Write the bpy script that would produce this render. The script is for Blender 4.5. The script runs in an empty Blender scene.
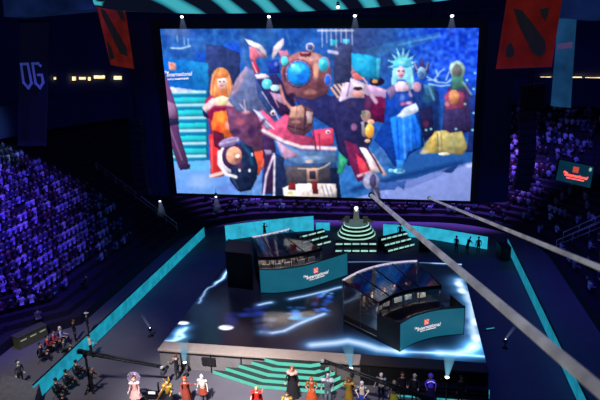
import bpy, bmesh, math, random
import numpy as np
from mathutils import Vector, Matrix
random.seed(7)
rng = np.random.RandomState(5)
S = bpy.context.scene
COL = S.collection
S.view_settings.view_transform = 'Standard'
S.view_settings.look = 'None'
S.cycles.use_denoising = True
PI = math.pi

# ------------------------------------------------------------------ camera
FPX, CAMH = 544.5, 20.0
dn = Vector((74.0, 1890.0, FPX)).normalized()
fy = Vector((105.6, -161.0, FPX)); fy = (fy - dn * fy.dot(dn)).normalized()
rx = dn.cross(fy)
if rx.x < 0: rx = -rx
R3 = Matrix((rx, fy, -dn))          # camera (right, down, forward) -> world


def ray(px, py):
    return R3 @ Vector((px - 300.0, py - 200.0, FPX))


def on(px, py, z=0.0):
    """point of the horizontal plane at height z"""
    v = ray(px, py); t = (z - CAMH) / v.z
    return Vector((v.x * t, v.y * t, z))


def at(px, py, Y):
    """point of the vertical plane at distance Y"""
    v = ray(px, py); t = Y / v.y
    return Vector((v.x * t, Y, CAMH + v.z * t))


cd = bpy.data.cameras.new('camera')
cam = bpy.data.objects.new('camera', cd)
COL.objects.link(cam)
cd.sensor_width = 36.0
cd.lens = FPX / 600.0 * 36.0
cd.clip_end = 400
M = Matrix.Identity(4)
cx_, cy_, cz_ = R3 @ Vector((1, 0, 0)), R3 @ Vector((0, -1, 0)), R3 @ Vector((0, 0, -1))
for i in range(3):
    M[i][0], M[i][1], M[i][2] = cx_[i], cy_[i], cz_[i]
M[2][3] = CAMH
cam.matrix_world = M
cd.dof.use_dof = True
cd.dof.focus_distance = 38.0
cd.dof.aperture_fstop = 0.34
S.camera = cam


# ------------------------------------------------------------------ colours / materials
def lin(c):
    o = []
    for v in c[:3]:
        v = v / 255.0
        o.append(v / 12.92 if v <= .04045 else ((v + .055) / 1.055) ** 2.4)
    return tuple(o)


MATS = {}


def mat(name, rgb, rough=.6, metal=0.0, emit=None, strength=1.0, noise=.12, nscale=3.0, spec=.4):
    """procedural surface: principled with noise-broken colour"""
    if name in MATS: return MATS[name]
    m = bpy.data.materials.new(name); m.use_nodes = True
    nt = m.node_tree; b = nt.nodes['Principled BSDF']
    c = lin(rgb)
    tc = nt.nodes.new('ShaderNodeTexCoord')
    nz = nt.nodes.new('ShaderNodeTexNoise'); nz.inputs['Scale'].default_value = nscale
    nz.inputs['Detail'].default_value = 4
    nt.links.new(tc.outputs['Object'], nz.inputs['Vector'])
    rp = nt.nodes.new('ShaderNodeValToRGB')
    rp.color_ramp.elements[0].position = .3; rp.color_ramp.elements[1].position = .7
    rp.color_ramp.elements[0].color = tuple(max(0, x * (1 - noise)) for x in c) + (1,)
    rp.color_ramp.elements[1].color = tuple(min(1, x * (1 + noise)) for x in c) + (1,)
    nt.links.new(nz.outputs['Fac'], rp.inputs['Fac'])
    nt.links.new(rp.outputs['Color'], b.inputs['Base Color'])
    b.inputs['Roughness'].default_value = rough
    b.inputs['Metallic'].default_value = metal
    b.inputs['Specular IOR Level'].default_value = spec
    if emit:
        e = lin(emit)
        rp2 = nt.nodes.new('ShaderNodeValToRGB')
        rp2.color_ramp.elements[0].position = .3; rp2.color_ramp.elements[1].position = .7
        rp2.color_ramp.elements[0].color = tuple(x * (1 - noise) for x in e) + (1,)
        rp2.color_ramp.elements[1].color = tuple(min(1, x * (1 + noise)) for x in e) + (1,)
        nt.links.new(nz.outputs['Fac'], rp2.inputs['Fac'])
        nt.links.new(rp2.outputs['Color'], b.inputs['Emission Color'])
        b.inputs['Emission Strength'].default_value = strength
    MATS[name] = m
    return m


def mat_attr(name, strength=1.0, rough=.5, spec=.2, base=(2, 2, 4)):
    m = bpy.data.materials.new(name); m.use_nodes = True
    nt = m.node_tree; b = nt.nodes['Principled BSDF']
    a = nt.nodes.new('ShaderNodeAttribute'); a.attribute_name = 'picture'
    b.inputs['Base Color'].default_value = lin(base) + (1,)
    b.inputs['Roughness'].default_value = rough
    b.inputs['Specular IOR Level'].default_value = spec
    nt.links.new(a.outputs['Color'], b.inputs['Emission Color'])
    b.inputs['Emission Strength'].default_value = strength
    return m


def mat_glass(name, tint=(150, 160, 175), gloss=.12, haze=None, fr=.45):
    m = bpy.data.materials.new(name); m.use_nodes = True
    nt = m.node_tree; nt.nodes.clear()
    o = nt.nodes.new('ShaderNodeOutputMaterial')
    t = nt.nodes.new('ShaderNodeBsdfTransparent'); t.inputs[0].default_value = lin(tint) + (1,)
    g = nt.nodes.new('ShaderNodeBsdfGlossy'); g.inputs['Roughness'].default_value = .04
    mx = nt.nodes.new('ShaderNodeMixShader')
    f = nt.nodes.new('ShaderNodeFresnel'); f.inputs[0].default_value = 1.5
    ma = nt.nodes.new('ShaderNodeMath'); ma.operation = 'ADD'; ma.inputs[1].default_value = gloss
    sc2 = nt.nodes.new('ShaderNodeMath'); sc2.operation = 'MULTIPLY'; sc2.inputs[1].default_value = fr
    nt.links.new(f.outputs[0], sc2.inputs[0]); nt.links.new(sc2.outputs[0], ma.inputs[0]); nt.links.new(ma.outputs[0], mx.inputs[0])
    nt.links.new(t.outputs[0], mx.inputs[1]); nt.links.new(g.outputs[0], mx.inputs[2])
    out = mx
    if haze:
        d = nt.nodes.new('ShaderNodeBsdfDiffuse'); d.inputs[0].default_value = lin(haze) + (1,)
        m2 = nt.nodes.new('ShaderNodeMixShader'); m2.inputs[0].default_value = .16
        nt.links.new(mx.outputs[0], m2.inputs[1]); nt.links.new(d.outputs[0], m2.inputs[2]); out = m2
    nt.links.new(out.outputs[0], o.inputs[0])
    return m


def mat_beam(name, rgb, dens=.3, strength=1.0):
    """haze lit by a lamp: fades along the beam (local z 0..1)"""
    m = bpy.data.materials.new(name); m.use_nodes = True
    nt = m.node_tree; nt.nodes.clear()
    o = nt.nodes.new('ShaderNodeOutputMaterial')
    t = nt.nodes.new('ShaderNodeBsdfTransparent')
    e = nt.nodes.new('ShaderNodeEmission'); e.inputs[0].default_value = lin(rgb) + (1,); e.inputs[1].default_value = strength
    tc = nt.nodes.new('ShaderNodeTexCoord'); sp = nt.nodes.new('ShaderNodeSeparateXYZ')
    nt.links.new(tc.outputs['Generated'], sp.inputs[0])
    mr = nt.nodes.new('ShaderNodeMapRange')
    mr.inputs['From Min'].default_value = 0; mr.inputs['From Max'].default_value = 1
    mr.inputs['To Min'].default_value = dens; mr.inputs['To Max'].default_value = 0
    nt.links.new(sp.outputs[2], mr.inputs[0])
    lw = nt.nodes.new('ShaderNodeLayerWeight'); lw.inputs[0].default_value = .35
    inv = nt.nodes.new('ShaderNodeMath'); inv.operation = 'SUBTRACT'; inv.inputs[0].default_value = 1
    nt.links.new(lw.outputs['Facing'], inv.inputs[1])
    mu = nt.nodes.new('ShaderNodeMath'); mu.operation = 'MULTIPLY'
    nt.links.new(mr.outputs[0], mu.inputs[0]); nt.links.new(inv.outputs[0], mu.inputs[1])
    mx = nt.nodes.new('ShaderNodeMixShader')
    nt.links.new(mu.outputs[0], mx.inputs[0]); nt.links.new(t.outputs[0], mx.inputs[1]); nt.links.new(e.outputs[0], mx.inputs[2])
    nt.links.new(mx.outputs[0], o.inputs[0])
    return m


# ------------------------------------------------------------------ mesh helpers
def bx(bm, c, s, rz=0.0, mi=0, bev=0.0):
    """box: centre c, full size s"""
    r = bmesh.ops.create_cube(bm, size=1.0)
    vs = r['verts']
    mt = Matrix.Translation(c) @ Matrix.Rotation(rz, 4, 'Z') @ Matrix.Diagonal((s[0], s[1], s[2], 1))
    bmesh.ops.transform(bm, matrix=mt, verts=vs)
    fs = {f for v in vs for f in v.link_faces}
    for f in fs: f.material_index = mi
    if bev > 0:
        es = {e for v in vs for e in v.link_edges}
        rr = bmesh.ops.bevel(bm, geom=list(es), offset=bev, segments=2, affect='EDGES', profile=.6)
        for f in rr['faces']: f.material_index = mi
    return vs


def tube(bm, pts, r, n=8, mi=0, cap=True):
    pts = [Vector(p) for p in pts]
    rs = r if isinstance(r, (list, tuple)) else [r] * len(pts)
    rings = []
    for i, p in enumerate(pts):
        d = (pts[min(i + 1, len(pts) - 1)] - pts[max(i - 1, 0)])
        d = d.normalized() if d.length > 1e-9 else Vector((0, 0, 1))
        up = Vector((0, 0, 1)) if abs(d.z) < .95 else Vector((1, 0, 0))
        a = d.cross(up).normalized(); b = d.cross(a)
        rings.append([bm.verts.new(p + (a * math.cos(2 * PI * k / n) + b * math.sin(2 * PI * k / n)) * rs[i]) for k in range(n)])
    for i in range(len(rings) - 1):
        for k in range(n):
            f = bm.faces.new((rings[i][k], rings[i][(k + 1) % n], rings[i + 1][(k + 1) % n], rings[i + 1][k]))
            f.material_index = mi; f.smooth = True
    if cap:
        for rg in (rings[0], rings[-1]):
            f = bm.faces.new(rg); f.material_index = mi


def lathe(bm, prof, c=(0, 0, 0), n=24, mi=0, wob=0.0, folds=0, sx=1, sy=1):
    rings = []
    for (r, z) in prof:
        ring = []
        for k in range(n):
            a = 2 * PI * k / n
            rr = r * (1 + wob * math.cos(folds * a)) if folds else r
            ring.append(bm.verts.new((c[0] + rr * math.cos(a) * sx, c[1] + rr * math.sin(a) * sy, c[2] + z)))
        rings.append(ring)
    for i in range(len(rings) - 1):
        for k in range(n):
            f = bm.faces.new((rings[i][k], rings[i][(k + 1) % n], rings[i + 1][(k + 1) % n], rings[i + 1][k]))
            f.smooth = True; f.material_index = mi
    for ring, fl in ((rings[0], True), (rings[-1], False)):
        f = bm.faces.new(ring[::-1] if fl else ring); f.material_index = mi


def ball(bm, c, s, mi=0, sub=2):
    r = bmesh.ops.create_icosphere(bm, subdivisions=sub, radius=1.0)
    s = (s, s, s) if not isinstance(s, (tuple, list)) else s
    bmesh.ops.transform(bm, matrix=Matrix.Translation(c) @ Matrix.Diagonal((s[0], s[1], s[2], 1)), verts=r['verts'])
    for f in {f for v in r['verts'] for f in v.link_faces}:
        f.material_index = mi; f.smooth = True
    return r['verts']


def prism(bm, pts, off, mi=0):
    """polygon pts (3D) extruded by vector off"""
    off = Vector(off)
    a = [bm.verts.new(Vector(p)) for p in pts]; b = [bm.verts.new(Vector(p) + off) for p in pts]
    n = len(a)
    fs = [bm.faces.new(a[::-1]), bm.faces.new(b)]
    for i in range(n): fs.append(bm.faces.new((a[i], a[(i + 1) % n], b[(i + 1) % n], b[i])))
    for f in fs: f.material_index = mi


def wallstrip(bm, pts, z0, z1, th=.06, mi=0):
    """upright sheet following plan polyline pts, thickness th (to its left)"""
    n = len(pts); L = []
    for i, p in enumerate(pts):
        p = Vector((p[0], p[1], 0))
        a = Vector((*pts[max(i - 1, 0)][:2], 0)); b = Vector((*pts[min(i + 1, n - 1)][:2], 0))
        d = (b - a).normalized(); nn = Vector((-d.y, d.x, 0))
        z0i = z0[i] if isinstance(z0, (list, tuple)) else z0
        z1i = z1[i] if isinstance(z1, (list, tuple)) else z1
        q = p + nn * th
        L.append([bm.verts.new((p.x, p.y, z0i)), bm.verts.new((p.x, p.y, z1i)), bm.verts.new((q.x, q.y, z1i)), bm.verts.new((q.x, q.y, z0i))])
    for i in range(n - 1):
        for k in range(4):
            f = bm.faces.new((L[i][k], L[i][(k + 1) % 4], L[i + 1][(k + 1) % 4], L[i + 1][k])); f.material_index = mi
    bm.faces.new(L[0]); bm.faces.new(L[-1][::-1])


def smooth_path(P, n=24):
    """catmull-rom through plan points, evenly resampled"""
    P = [Vector((p[0], p[1], p[2] if len(p) > 2 else 0)) for p in P]
    Q = []
    for i in range(len(P) - 1):
        p0, p1, p2, p3 = P[max(i - 1, 0)], P[i], P[i + 1], P[min(i + 2, len(P) - 1)]
        for k in range(12):
            t = k / 12
            Q.append(.5 * ((2 * p1) + (p2 - p0) * t + (2 * p0 - 5 * p1 + 4 * p2 - p3) * t * t + (3 * p1 - p0 - 3 * p2 + p3) * t ** 3))
    Q.append(P[-1])
    L = [0]
    for i in range(1, len(Q)): L.append(L[-1] + (Q[i] - Q[i - 1]).length)
    out = []
    for k in range(n):
        s = L[-1] * k / (n - 1)
        j = 0
        while j < len(L) - 2 and L[j + 1] < s: j += 1
        t = (s - L[j]) / max(1e-9, L[j + 1] - L[j])
        out.append(Q[j].lerp(Q[j + 1], t))
    return out


def ob(name, bm, m, parent=None, loc=None, rz=0.0, smooth=False, recalc=True):
    if recalc: bmesh.ops.recalc_face_normals(bm, faces=bm.faces[:])
    me = bpy.data.meshes.new(name); bm.to_mesh(me); bm.free()
    for k in (m if isinstance(m, (list, tuple)) else [m]): me.materials.append(k)
    if smooth:
        for p in me.polygons: p.use_smooth = True
    o = bpy.data.objects.new(name, me); COL.objects.link(o)
    if parent: o.parent = parent
    if loc: o.location = loc
    if rz: o.rotation_euler[2] = rz
    return o


def B(): return bmesh.new()


def tag(o, label, cat, group=None, kind=None):
    o['label'] = label; o['category'] = cat
    if group: o['group'] = group
    if kind: o['kind'] = kind
    return o


def thing(name, label, cat, loc=(0, 0, 0), rz=0.0, group=None):
    o = bpy.data.objects.new(name, None); COL.objects.link(o)
    o.empty_display_size = .2
    o.location = loc; o.rotation_euler = (0, 0, rz)
    return tag(o, label, cat, group)


def struct(name, bm, m, smooth=False):
    o = ob(name, bm, m, smooth=smooth); o['kind'] = 'structure'; return o


def dup(root, loc, rz, label=None, group=None):
    r = root.copy(); COL.objects.link(r); r.location = loc; r.rotation_euler = (0, 0, rz)
    if label: r['label'] = label
    if group: r['group'] = group
    for ch in list(root.children):
        c = ch.copy(); COL.objects.link(c); c.parent = r
        for g in ch.children:
            d = g.copy(); COL.objects.link(d); d.parent = c
    return r


DG = None


def text_bm(body, size, shear=0.0, bold=0.0, extrude=.004):
    cu = bpy.data.curves.new('lettering', 'FONT'); cu.body = body; cu.size = size; cu.shear = shear
    cu.offset = bold; cu.extrude = extrude; cu.align_x = 'CENTER'; cu.align_y = 'CENTER'; cu.resolution_u = 2
    o = bpy.data.objects.new('lettering', cu); COL.objects.link(o)
    bpy.context.view_layer.update()
    me = bpy.data.meshes.new_from_object(o.evaluated_get(bpy.context.evaluated_depsgraph_get()))
    bm = bmesh.new(); bm.from_mesh(me)
    bpy.data.objects.remove(o); bpy.data.curves.remove(cu); bpy.data.meshes.remove(me)
    return bm


# ------------------------------------------------------------------ materials used all over
black = mat('black_paint', (10, 11, 18), .6)
blackmetal = mat('black_metal', (14, 15, 22), .45, .3)
navy = mat('navy_fabric', (14, 16, 40), .9)
white_led = mat('white_led', (220, 230, 235), .5, emit=(225, 240, 245), strength=1.1, noise=.04)
lamp_white = mat('lamp_lens', (240, 240, 255), .3, emit=(235, 240, 255), strength=4.0, noise=.02)
teal_led = mat('teal_led', (4, 20, 24), .5, emit=(24, 140, 166), strength=1.0, noise=.3, nscale=1.6)
teal_led_b = mat('teal_led_bright', (4, 20, 24), .5, emit=(46, 174, 206), strength=1.0, noise=.28, nscale=.9)
teal_panel = mat('teal_panel', (6, 26, 32), .4, emit=(24, 98, 122), strength=.85, noise=.08, nscale=.8)
logo_red = mat('logo_red', (200, 60, 50), .5, emit=(225, 92, 80), strength=1.0, noise=.03)
logo_white = mat('logo_white', (230, 225, 225), .5, emit=(240, 226, 228), strength=1.0, noise=.03)
grey_truss = mat('grey_aluminium', (120, 124, 130), .4, .6)
crowd_skin = mat('spectator_skin', (150, 122, 130), .6)

# ================================================================== SETTING
# ---- floor
bm = B()
for i in range(30):
    for j in range(36): pass
bmesh.ops.create_grid(bm, x_segments=24, y_segments=30, size=1)
bmesh.ops.transform(bm, matrix=Matrix.Translation((-5.5, 38, 0)) @ Matrix.Diagonal((55, 55, 1, 1)), verts=bm.verts)
struct('floor', bm, mat('arena_floor', (92, 90, 100), .75, noise=.1, nscale=.35, spec=.15))

# ---- bowl path (inner edge of the stands)
CL, CR = Vector((-14, 50)), Vector((3.5, 50))
RAD = 10.0


def bowl(s_kind, off):
    """plan polyline at distance off behind the inner edge"""
    P = []
    if s_kind == 'left':
        for y in np.linspace(8, 50, 29): P.append((-24 - off - 3.2 * min(1, max(0, (33.5 - y) / 3)), y))
        for a in np.linspace(180, 135, 10)[1:]: P.append((CL.x + (RAD + off) * math.cos(math.radians(a)), CL.y + (RAD + off) * math.sin(math.radians(a))))
    elif s_kind == 'back':
        for a in np.linspace(135, 90, 10): P.append((CL.x + (RAD + off) * math.cos(math.radians(a)), CL.y + (RAD + off) * math.sin(math.radians(a))))
        for x in np.linspace(-14, 3.5, 13)[1:]: P.append((x, 60 + off))
        for a in np.linspace(90, 45, 10)[1:]: P.append((CR.x + (RAD + off) * math.cos(math.radians(a)), CR.y + (RAD + off) * math.sin(math.radians(a))))
    else:
        for a in np.linspace(45, 0, 10): P.append((CR.x + (RAD + off) * math.cos(math.radians(a)), CR.y + (RAD + off) * math.sin(math.radians(a))))
        for y in np.linspace(50, 8, 29)[1:]: P.append((13.5 + off, y))
    return P


NROW, RUN, RISE, Z0 = 22, .9, .45, .75
terr = mat('terrace_concrete', (26, 21, 40), .9, noise=.2)
for side in ('left', 'back', 'right'):
    bm = B()
    prof = [(0, 0.0), (0, Z0)]
    for k in range(NROW):
        prof.append(((k + 1) * RUN, Z0 + k * RISE)); prof.append(((k + 1) * RUN, Z0 + (k + 1) * RISE))
    prof.append((NROW * RUN + .6, Z0 + NROW * RISE))
    prev = None
    for (o_, z) in prof:
        row = [bm.verts.new((p[0], p[1], z)) for p in bowl(side, o_)]
        if prev:
            for i in range(len(row) - 1): bm.faces.new((prev[i], prev[i + 1], row[i + 1], row[i]))
        prev = row
    o = struct('seating_terrace', bm, terr)
    bm = B(); wallstrip(bm, bowl(side, 20.4), 0, 31.0, .3)
    struct('wall_' + side, bm, mat('hall_wall', (44, 50, 96), .9, noise=.25, nscale=.3))
    if side == 'left': pass

bm = B(); bx(bm, (-5.5, 38, 31.2), (112, 112, .4))
struct('ceiling', bm, mat('hall_ceiling', (40, 46, 84), .95))

# upper balcony front behind the left stand and right stand (dark fascia)
for k, side in enumerate(('left', 'back', 'right')):
    bm = B(); wallstrip(bm, bowl(side, 19.2), 11.2, 14.6, .5)
    struct('trim_%d' % (k + 1), bm, mat('balcony_fascia', (40, 46, 96), .8, noise=.3, nscale=.4))


# ceiling panels either side of the ring, blue light put in as emission
for k, (q_, Y_) in enumerate(((((564, -6), (606, -6), (606, 20), (563, 17)), 48), (((2, -6), (92, -6), (90, 9), (4, 17)), 46))):
    bm = B(); prism(bm, [at(x, y, Y_) for x, y in q_], (0, 3.0, 0))
    struct('trim_%d' % (k + 4), bm, mat('ceiling_panel_blue_glow', (30, 44, 90), .8, emit=(14, 30, 66), strength=.6, noise=.5, nscale=.35))

# ---- lit openings of the concourse, on the wall
def hit_wall(px, py, off=20.35):
    v = ray(px, py).normalized()
    t = 20.0
    while t < 140:
        p = Vector((0, 0, CAMH)) + v * t
        if p.y < 50: out = p.x < -24 - off or p.x > 13.5 + off
        elif p.x < CL.x: out = (Vector((p.x, p.y)) - CL).length > RAD + off
        elif p.x > CR.x: out = (Vector((p.x, p.y)) - CR).length > RAD + off
        else: out = p.y > 60 + off
        if out: return p
        t += .05
    return p


warm = mat('warm_concourse_light', (255, 200, 150), .5, emit=(255, 200, 150), strength=1.9, noise=.5, nscale=2.0)
frame_m = mat('opening_frame', (20, 18, 26), .7)
nwin = 0
for (x0, x1, y0, y1) in ((51.5, 55, 76.5, 80), (70, 75, 76, 81), (77, 85, 76.5, 80), (86, 90, 76.5, 81), (92, 104, 75, 79), (112, 121, 75.5, 80),
                         (541, 553, 76, 80.5), (573, 584, 76, 80.5), (586, 606, 76.5, 81.5)):
    nwin += 1
    a, b, c, d = (hit_wall(*q) for q in ((x0, y1), (x1, y1), (x1, y0), (x0, y0)))
    if nwin in (8, 9): a, b, c, d = (hit_wall(*q) for q in ((x0, y1), (x1, y1), (x1, y0), (x0, y0)))
    inward = Vector((CL.x + 8 - a.x, 45 - a.y, 0)).normalized()
    root = bpy.data.objects.new('window_%d' % nwin, None); COL.objects.link(root); root['kind'] = 'structure'
    bm = B(); prism(bm, [p + inward * .25 for p in (a, b, c, d)], inward * .05)
    ob('pane', bm, warm, root)
    bm = B()
    z0, z1 = min(a.z, b.z) - .12, max(c.z, d.z) + .12
    for (p, q) in ((a, b), (b, c), (c, d), (d, a)): tube(bm, [p + inward * .35, q + inward * .35], .07, 6)
    ob('window_frame', bm, frame_m, root)

# ================================================================== BIG SCREEN
class Paint:
    def __init__(s, PX, PY, bg):
        s.X, s.Y = PX, PY
        s.C = np.zeros(PX.shape + (3,)); s.C[:] = bg

    def mask_poly(s, pts):
        ins = np.zeros(s.X.shape, bool)
        n = len(pts); j = n - 1
        for i in range(n):
            xi, yi = pts[i]; xj, yj = pts[j]
            if yi != yj:
                c = ((yi > s.Y) != (yj > s.Y)) & (s.X < (xj - xi) * (s.Y - yi) / (yj - yi) + xi)
                ins ^= c
            j = i
        return ins

    def put(s, m, col, a=1.0):
        c = np.array(col, float)
        if m.dtype == bool: m = m.astype(float)
        w = (m * a)[..., None]
        s.C = s.C * (1 - w) + c * w

    SH = 0.0

    def poly(s, pts, col, a=1.0):
        m = s.mask_poly(pts)
        if s.SH:
            xs, ys = [q[0] for q in pts], [q[1] for q in pts]
            w, h = max(xs) - min(xs) + 1e-3, max(ys) - min(ys) + 1e-3
            g = 1 + s.SH * (-(s.Y - min(ys)) / h + .5) * 1.1 + s.SH * (-(s.X - min(xs)) / w + .5) * .8
            d = s.dist(list(pts) + [pts[0]])
            g = g - s.SH * .45 * np.exp(-(d / 1.2) ** 2)
            c = np.clip(np.array(col, float) * g[..., None], 0, 255)
            k = (m.astype(float) * a)[..., None]
            s.C = s.C * (1 - k) + c * k
        else: s.put(m, col, a)

    def ell(s, cx, cy, rx_, ry_, col, rot=0.0, a=1.0, soft=0.0):
        dx, dy = s.X - cx, s.Y - cy
        c, n = math.cos(rot), math.sin(rot)
        q = ((dx * c + dy * n) / rx_) ** 2 + ((-dx * n + dy * c) / ry_) ** 2
        if s.SH and not soft and rx_ > 2.5:
            g = 1 + s.SH * (-(dx / rx_) * .45 - (dy / ry_) * .6) - s.SH * .5 * np.clip(q - .6, 0, 1)
            k = ((q < 1).astype(float) * a)[..., None]
            s.C = s.C * (1 - k) + np.clip(np.array(col, float) * g[..., None], 0, 255) * k
        elif soft: s.put(np.clip((1 - q) / soft, 0, 1), col, a)
        else: s.put(q < 1, col, a)

    def dist(s, pts):
        d = np.full(s.X.shape, 1e9)
        for (x0, y0), (x1, y1) in zip(pts[:-1], pts[1:]):
            vx, vy = x1 - x0, y1 - y0
            t = np.clip(((s.X - x0) * vx + (s.Y - y0) * vy) / (vx * vx + vy * vy + 1e-9), 0, 1)
            d = np.minimum(d, np.hypot(s.X - x0 - t * vx, s.Y - y0 - t * vy))
        return d

    def line(s, pts, w, col, a=1.0, soft=.4):
        s.put(np.clip((w / 2 + soft - s.dist(pts)) / (2 * soft), 0, 1), col, a)

    def glow(s, pts, w, col, gain=1.0):
        d = s.dist(pts)
        s.C = s.C + np.exp(-(d / w) ** 2)[..., None] * np.array(col, float) * gain

    def mul(s, cellx, celly, amp):
        ix = (s.X - s.X.min()) / cellx; iy = (s.Y - s.Y.min()) / celly
        g = rng.rand(int(iy.max()) + 3, int(ix.max()) + 3)
        x0, y0 = ix.astype(int), iy.astype(int); fx, f2 = ix - x0, iy - y0
        v = (g[y0, x0] * (1 - fx) + g[y0, x0 + 1] * fx) * (1 - f2) + (g[y0 + 1, x0] * (1 - fx) + g[y0 + 1, x0 + 1] * fx) * f2
        s.C = np.clip(s.C * (1 + (v - .5) * 2 * amp)[..., None], 0, 255)

    def noise(s, cell, amp, m=None, tint=(1, 1, 1)):
        h, w = s.X.shape
        ix = ((s.X - s.X.min()) / cell); iy = ((s.Y - s.Y.min()) / cell)
        g = rng.rand(int(iy.max()) + 3, int(ix.max()) + 3)
        x0, y0 = ix.astype(int), iy.astype(int); fx, fy_ = ix - x0, iy - y0
        v = (g[y0, x0] * (1 - fx) + g[y0, x0 + 1] * fx) * (1 - fy_) + (g[y0 + 1, x0] * (1 - fx) + g[y0 + 1, x0 + 1] * fx) * fy_
        v = (v - .5) * 2 * amp
        if m is not None: v = v * m
        s.C = s.C + v[..., None] * np.array(tint)

    def blur(s, k=1):
        for _ in range(k):
            P = np.pad(s.C, ((1, 1), (1, 1), (0, 0)), 'edge')
            s.C = (P[:-2, 1:-1] + P[2:, 1:-1] + P[1:-1, :-2] + P[1:-1, 2:] + 2 * P[1:-1, 1:-1]) / 6

    def linear(s):
        v = np.clip(s.C, 0, 255) / 255.0
        return np.where(v <= .04045, v / 12.92, ((v + .055) / 1.055) ** 2.4)


def colour_grid(name, V, rgb, m, parent=None):
    """grid mesh V[h,w,3] with a colour attribute"""
    h, w = V.shape[:2]
    me = bpy.data.meshes.new(name)
    idx = np.arange(h * w).reshape(h, w)
    F = np.stack([idx[:-1, :-1], idx[1:, :-1], idx[1:, 1:], idx[:-1, 1:]], -1).reshape(-1, 4)
    me.vertices.add(h * w); me.vertices.foreach_set('co', V.astype(np.float32).ravel())
    me.loops.add(F.size); me.loops.foreach_set('vertex_index', F.astype(np.int32).ravel())
    me.polygons.add(len(F)); me.polygons.foreach_set('loop_start', np.arange(0, F.size, 4, dtype=np.int32))
    me.update(calc_edges=True); me.validate()
    at_ = me.color_attributes.new('picture', 'FLOAT_COLOR', 'POINT')
    at_.data.foreach_set('color', np.concatenate([rgb, np.ones((h, w, 1))], -1).astype(np.float32).ravel())
    me.materials.append(m)
    o = bpy.data.objects.new(name, me); COL.objects.link(o)
    if parent: o.parent = parent
    return o


SY = 46.0
TL, TR, BR, BL = at(160, 29, SY), at(479, 28, SY), at(470, 201, SY), at(177, 193, SY)
GW, GH = 430, 236
U, Vv = np.meshgrid(np.linspace(0, 1, GW), np.linspace(0, 1, GH))


def bil(a, b, c, d, u, v):
    u = u[..., None]; v = v[..., None]
    return np.array(a) * (1 - u) * (1 - v) + np.array(b) * u * (1 - v) + np.array(c) * u * v + np.array(d) * (1 - u) * v


def pp_proj(V):
    """photo-frame position of each vertex of the picture (only used to lay the drawing out on the screen plane)"""
    d = V - np.array([0, 0, CAMH]); Rm = np.array([list(r) for r in R3])
    c = d @ Rm
    return np.stack([300 + FPX * c[..., 0] / c[..., 2], 200 + FPX * c[..., 1] / c[..., 2]], -1)


Vw = bil(TL, TR, BR, BL, U, Vv); Vw[..., 1] = SY
PP = pp_proj(Vw)
p = Paint(PP[..., 0], PP[..., 1], (44, 92, 166))
cl = lambda a: np.clip(a, 0, 1)
# hall behind: blue haze, seats, truss
p.put(cl((p.X - 318) / 30) * cl((410 - p.X) / 50) * cl((90 - p.Y) / 40), (62, 74, 122), .85)
p.put(cl((p.X - 390) / 50) * cl((125 - p.Y) / 50), (42, 84, 214), .9)
p.put(cl((p.X - 395) / 30) * cl((p.Y - 78) / 40) * cl((150 - p.Y) / 10), (30, 54, 132), .7)
p.noise(3.0, 40, cl((p.X - 380) / 40) * cl((100 - p.Y) / 30), (.6, .9, .9))
p.noise(6, 26, cl((330 - p.X) / 60) * cl((80 - p.Y) / 20), (.6, 1, .8))
p.ell(190, 44, 26, 14, (70, 120, 190), a=.5, soft=.9); p.ell(178, 32, 18, 8, (110, 130, 180), a=.6, soft=.9)
p.ell(232, 50, 12, 10, (34, 84, 214), a=.8, soft=.8); p.ell(205, 58, 14, 8, (36, 90, 205), a=.7, soft=.8); p.ell(262, 40, 22, 14, (60, 110, 170), a=.5, soft=.9)
p.line([(242, 30), (244, 60), (250, 68)], 5, (96, 130, 180), .4, 2); p.line([(286, 30), (290, 44)], 2, (90, 150, 200), .4, 1)
p.line([(171, 48), (181, 48.5), (190, 46)], 1.6, (200, 226, 242), .9)
for x, y0, y1 in ((177, 36, 42), (184, 38, 45), (188, 39, 47)): p.line([(x, y0), (x + .6, y1)], 1.2, (150, 200, 232), .8)
p.poly([(360, 50), (420, 36), (440, 32), (440, 38), (404, 50), (366, 60)], (70, 136, 176), .35)
p.line([(398, 45), (420, 40), (440, 36)], 1.8, (120, 180, 205), .5, .8)
p.SH = .30
# curtain and side panel
p.poly([(206, 44), (222, 46), (240, 53), (240, 98), (206, 96)], (50, 62, 108))
p.poly([(158, 57), (208, 63), (209, 98), (158, 98)], (24, 92, 178))
p.put(p.mask_poly([(158, 57), (208, 63), (209, 98), (158, 98)]) * cl((p.X - 160) / 45) * cl((104 - p.Y) / 40), (52, 160, 206), .75)
p.poly([(168, 61.5), (176, 63), (176, 70.5), (169, 70)], (238, 178, 172)); p.ell(172, 66, 2, 2.4, (230, 140, 120))
p.poly([(164, 86), (188, 89), (206, 92), (206, 95), (166, 95)], (186, 182, 226))
# lit steps
for k in range(6):
    y = 92.5 + 12.8 * k
    p.poly([(166, y), (207, y), (208, y + 13), (168, y + 13)], (24, 116, 152))
    p.poly([(166, y + 5), (206, y + 4.5), (207, y + 10), (168, y + 10.6)], (54, 200, 210))
    p.line([(168, y), (205, y - .6)], 3, (188, 228, 238), .95, .8)
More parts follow.
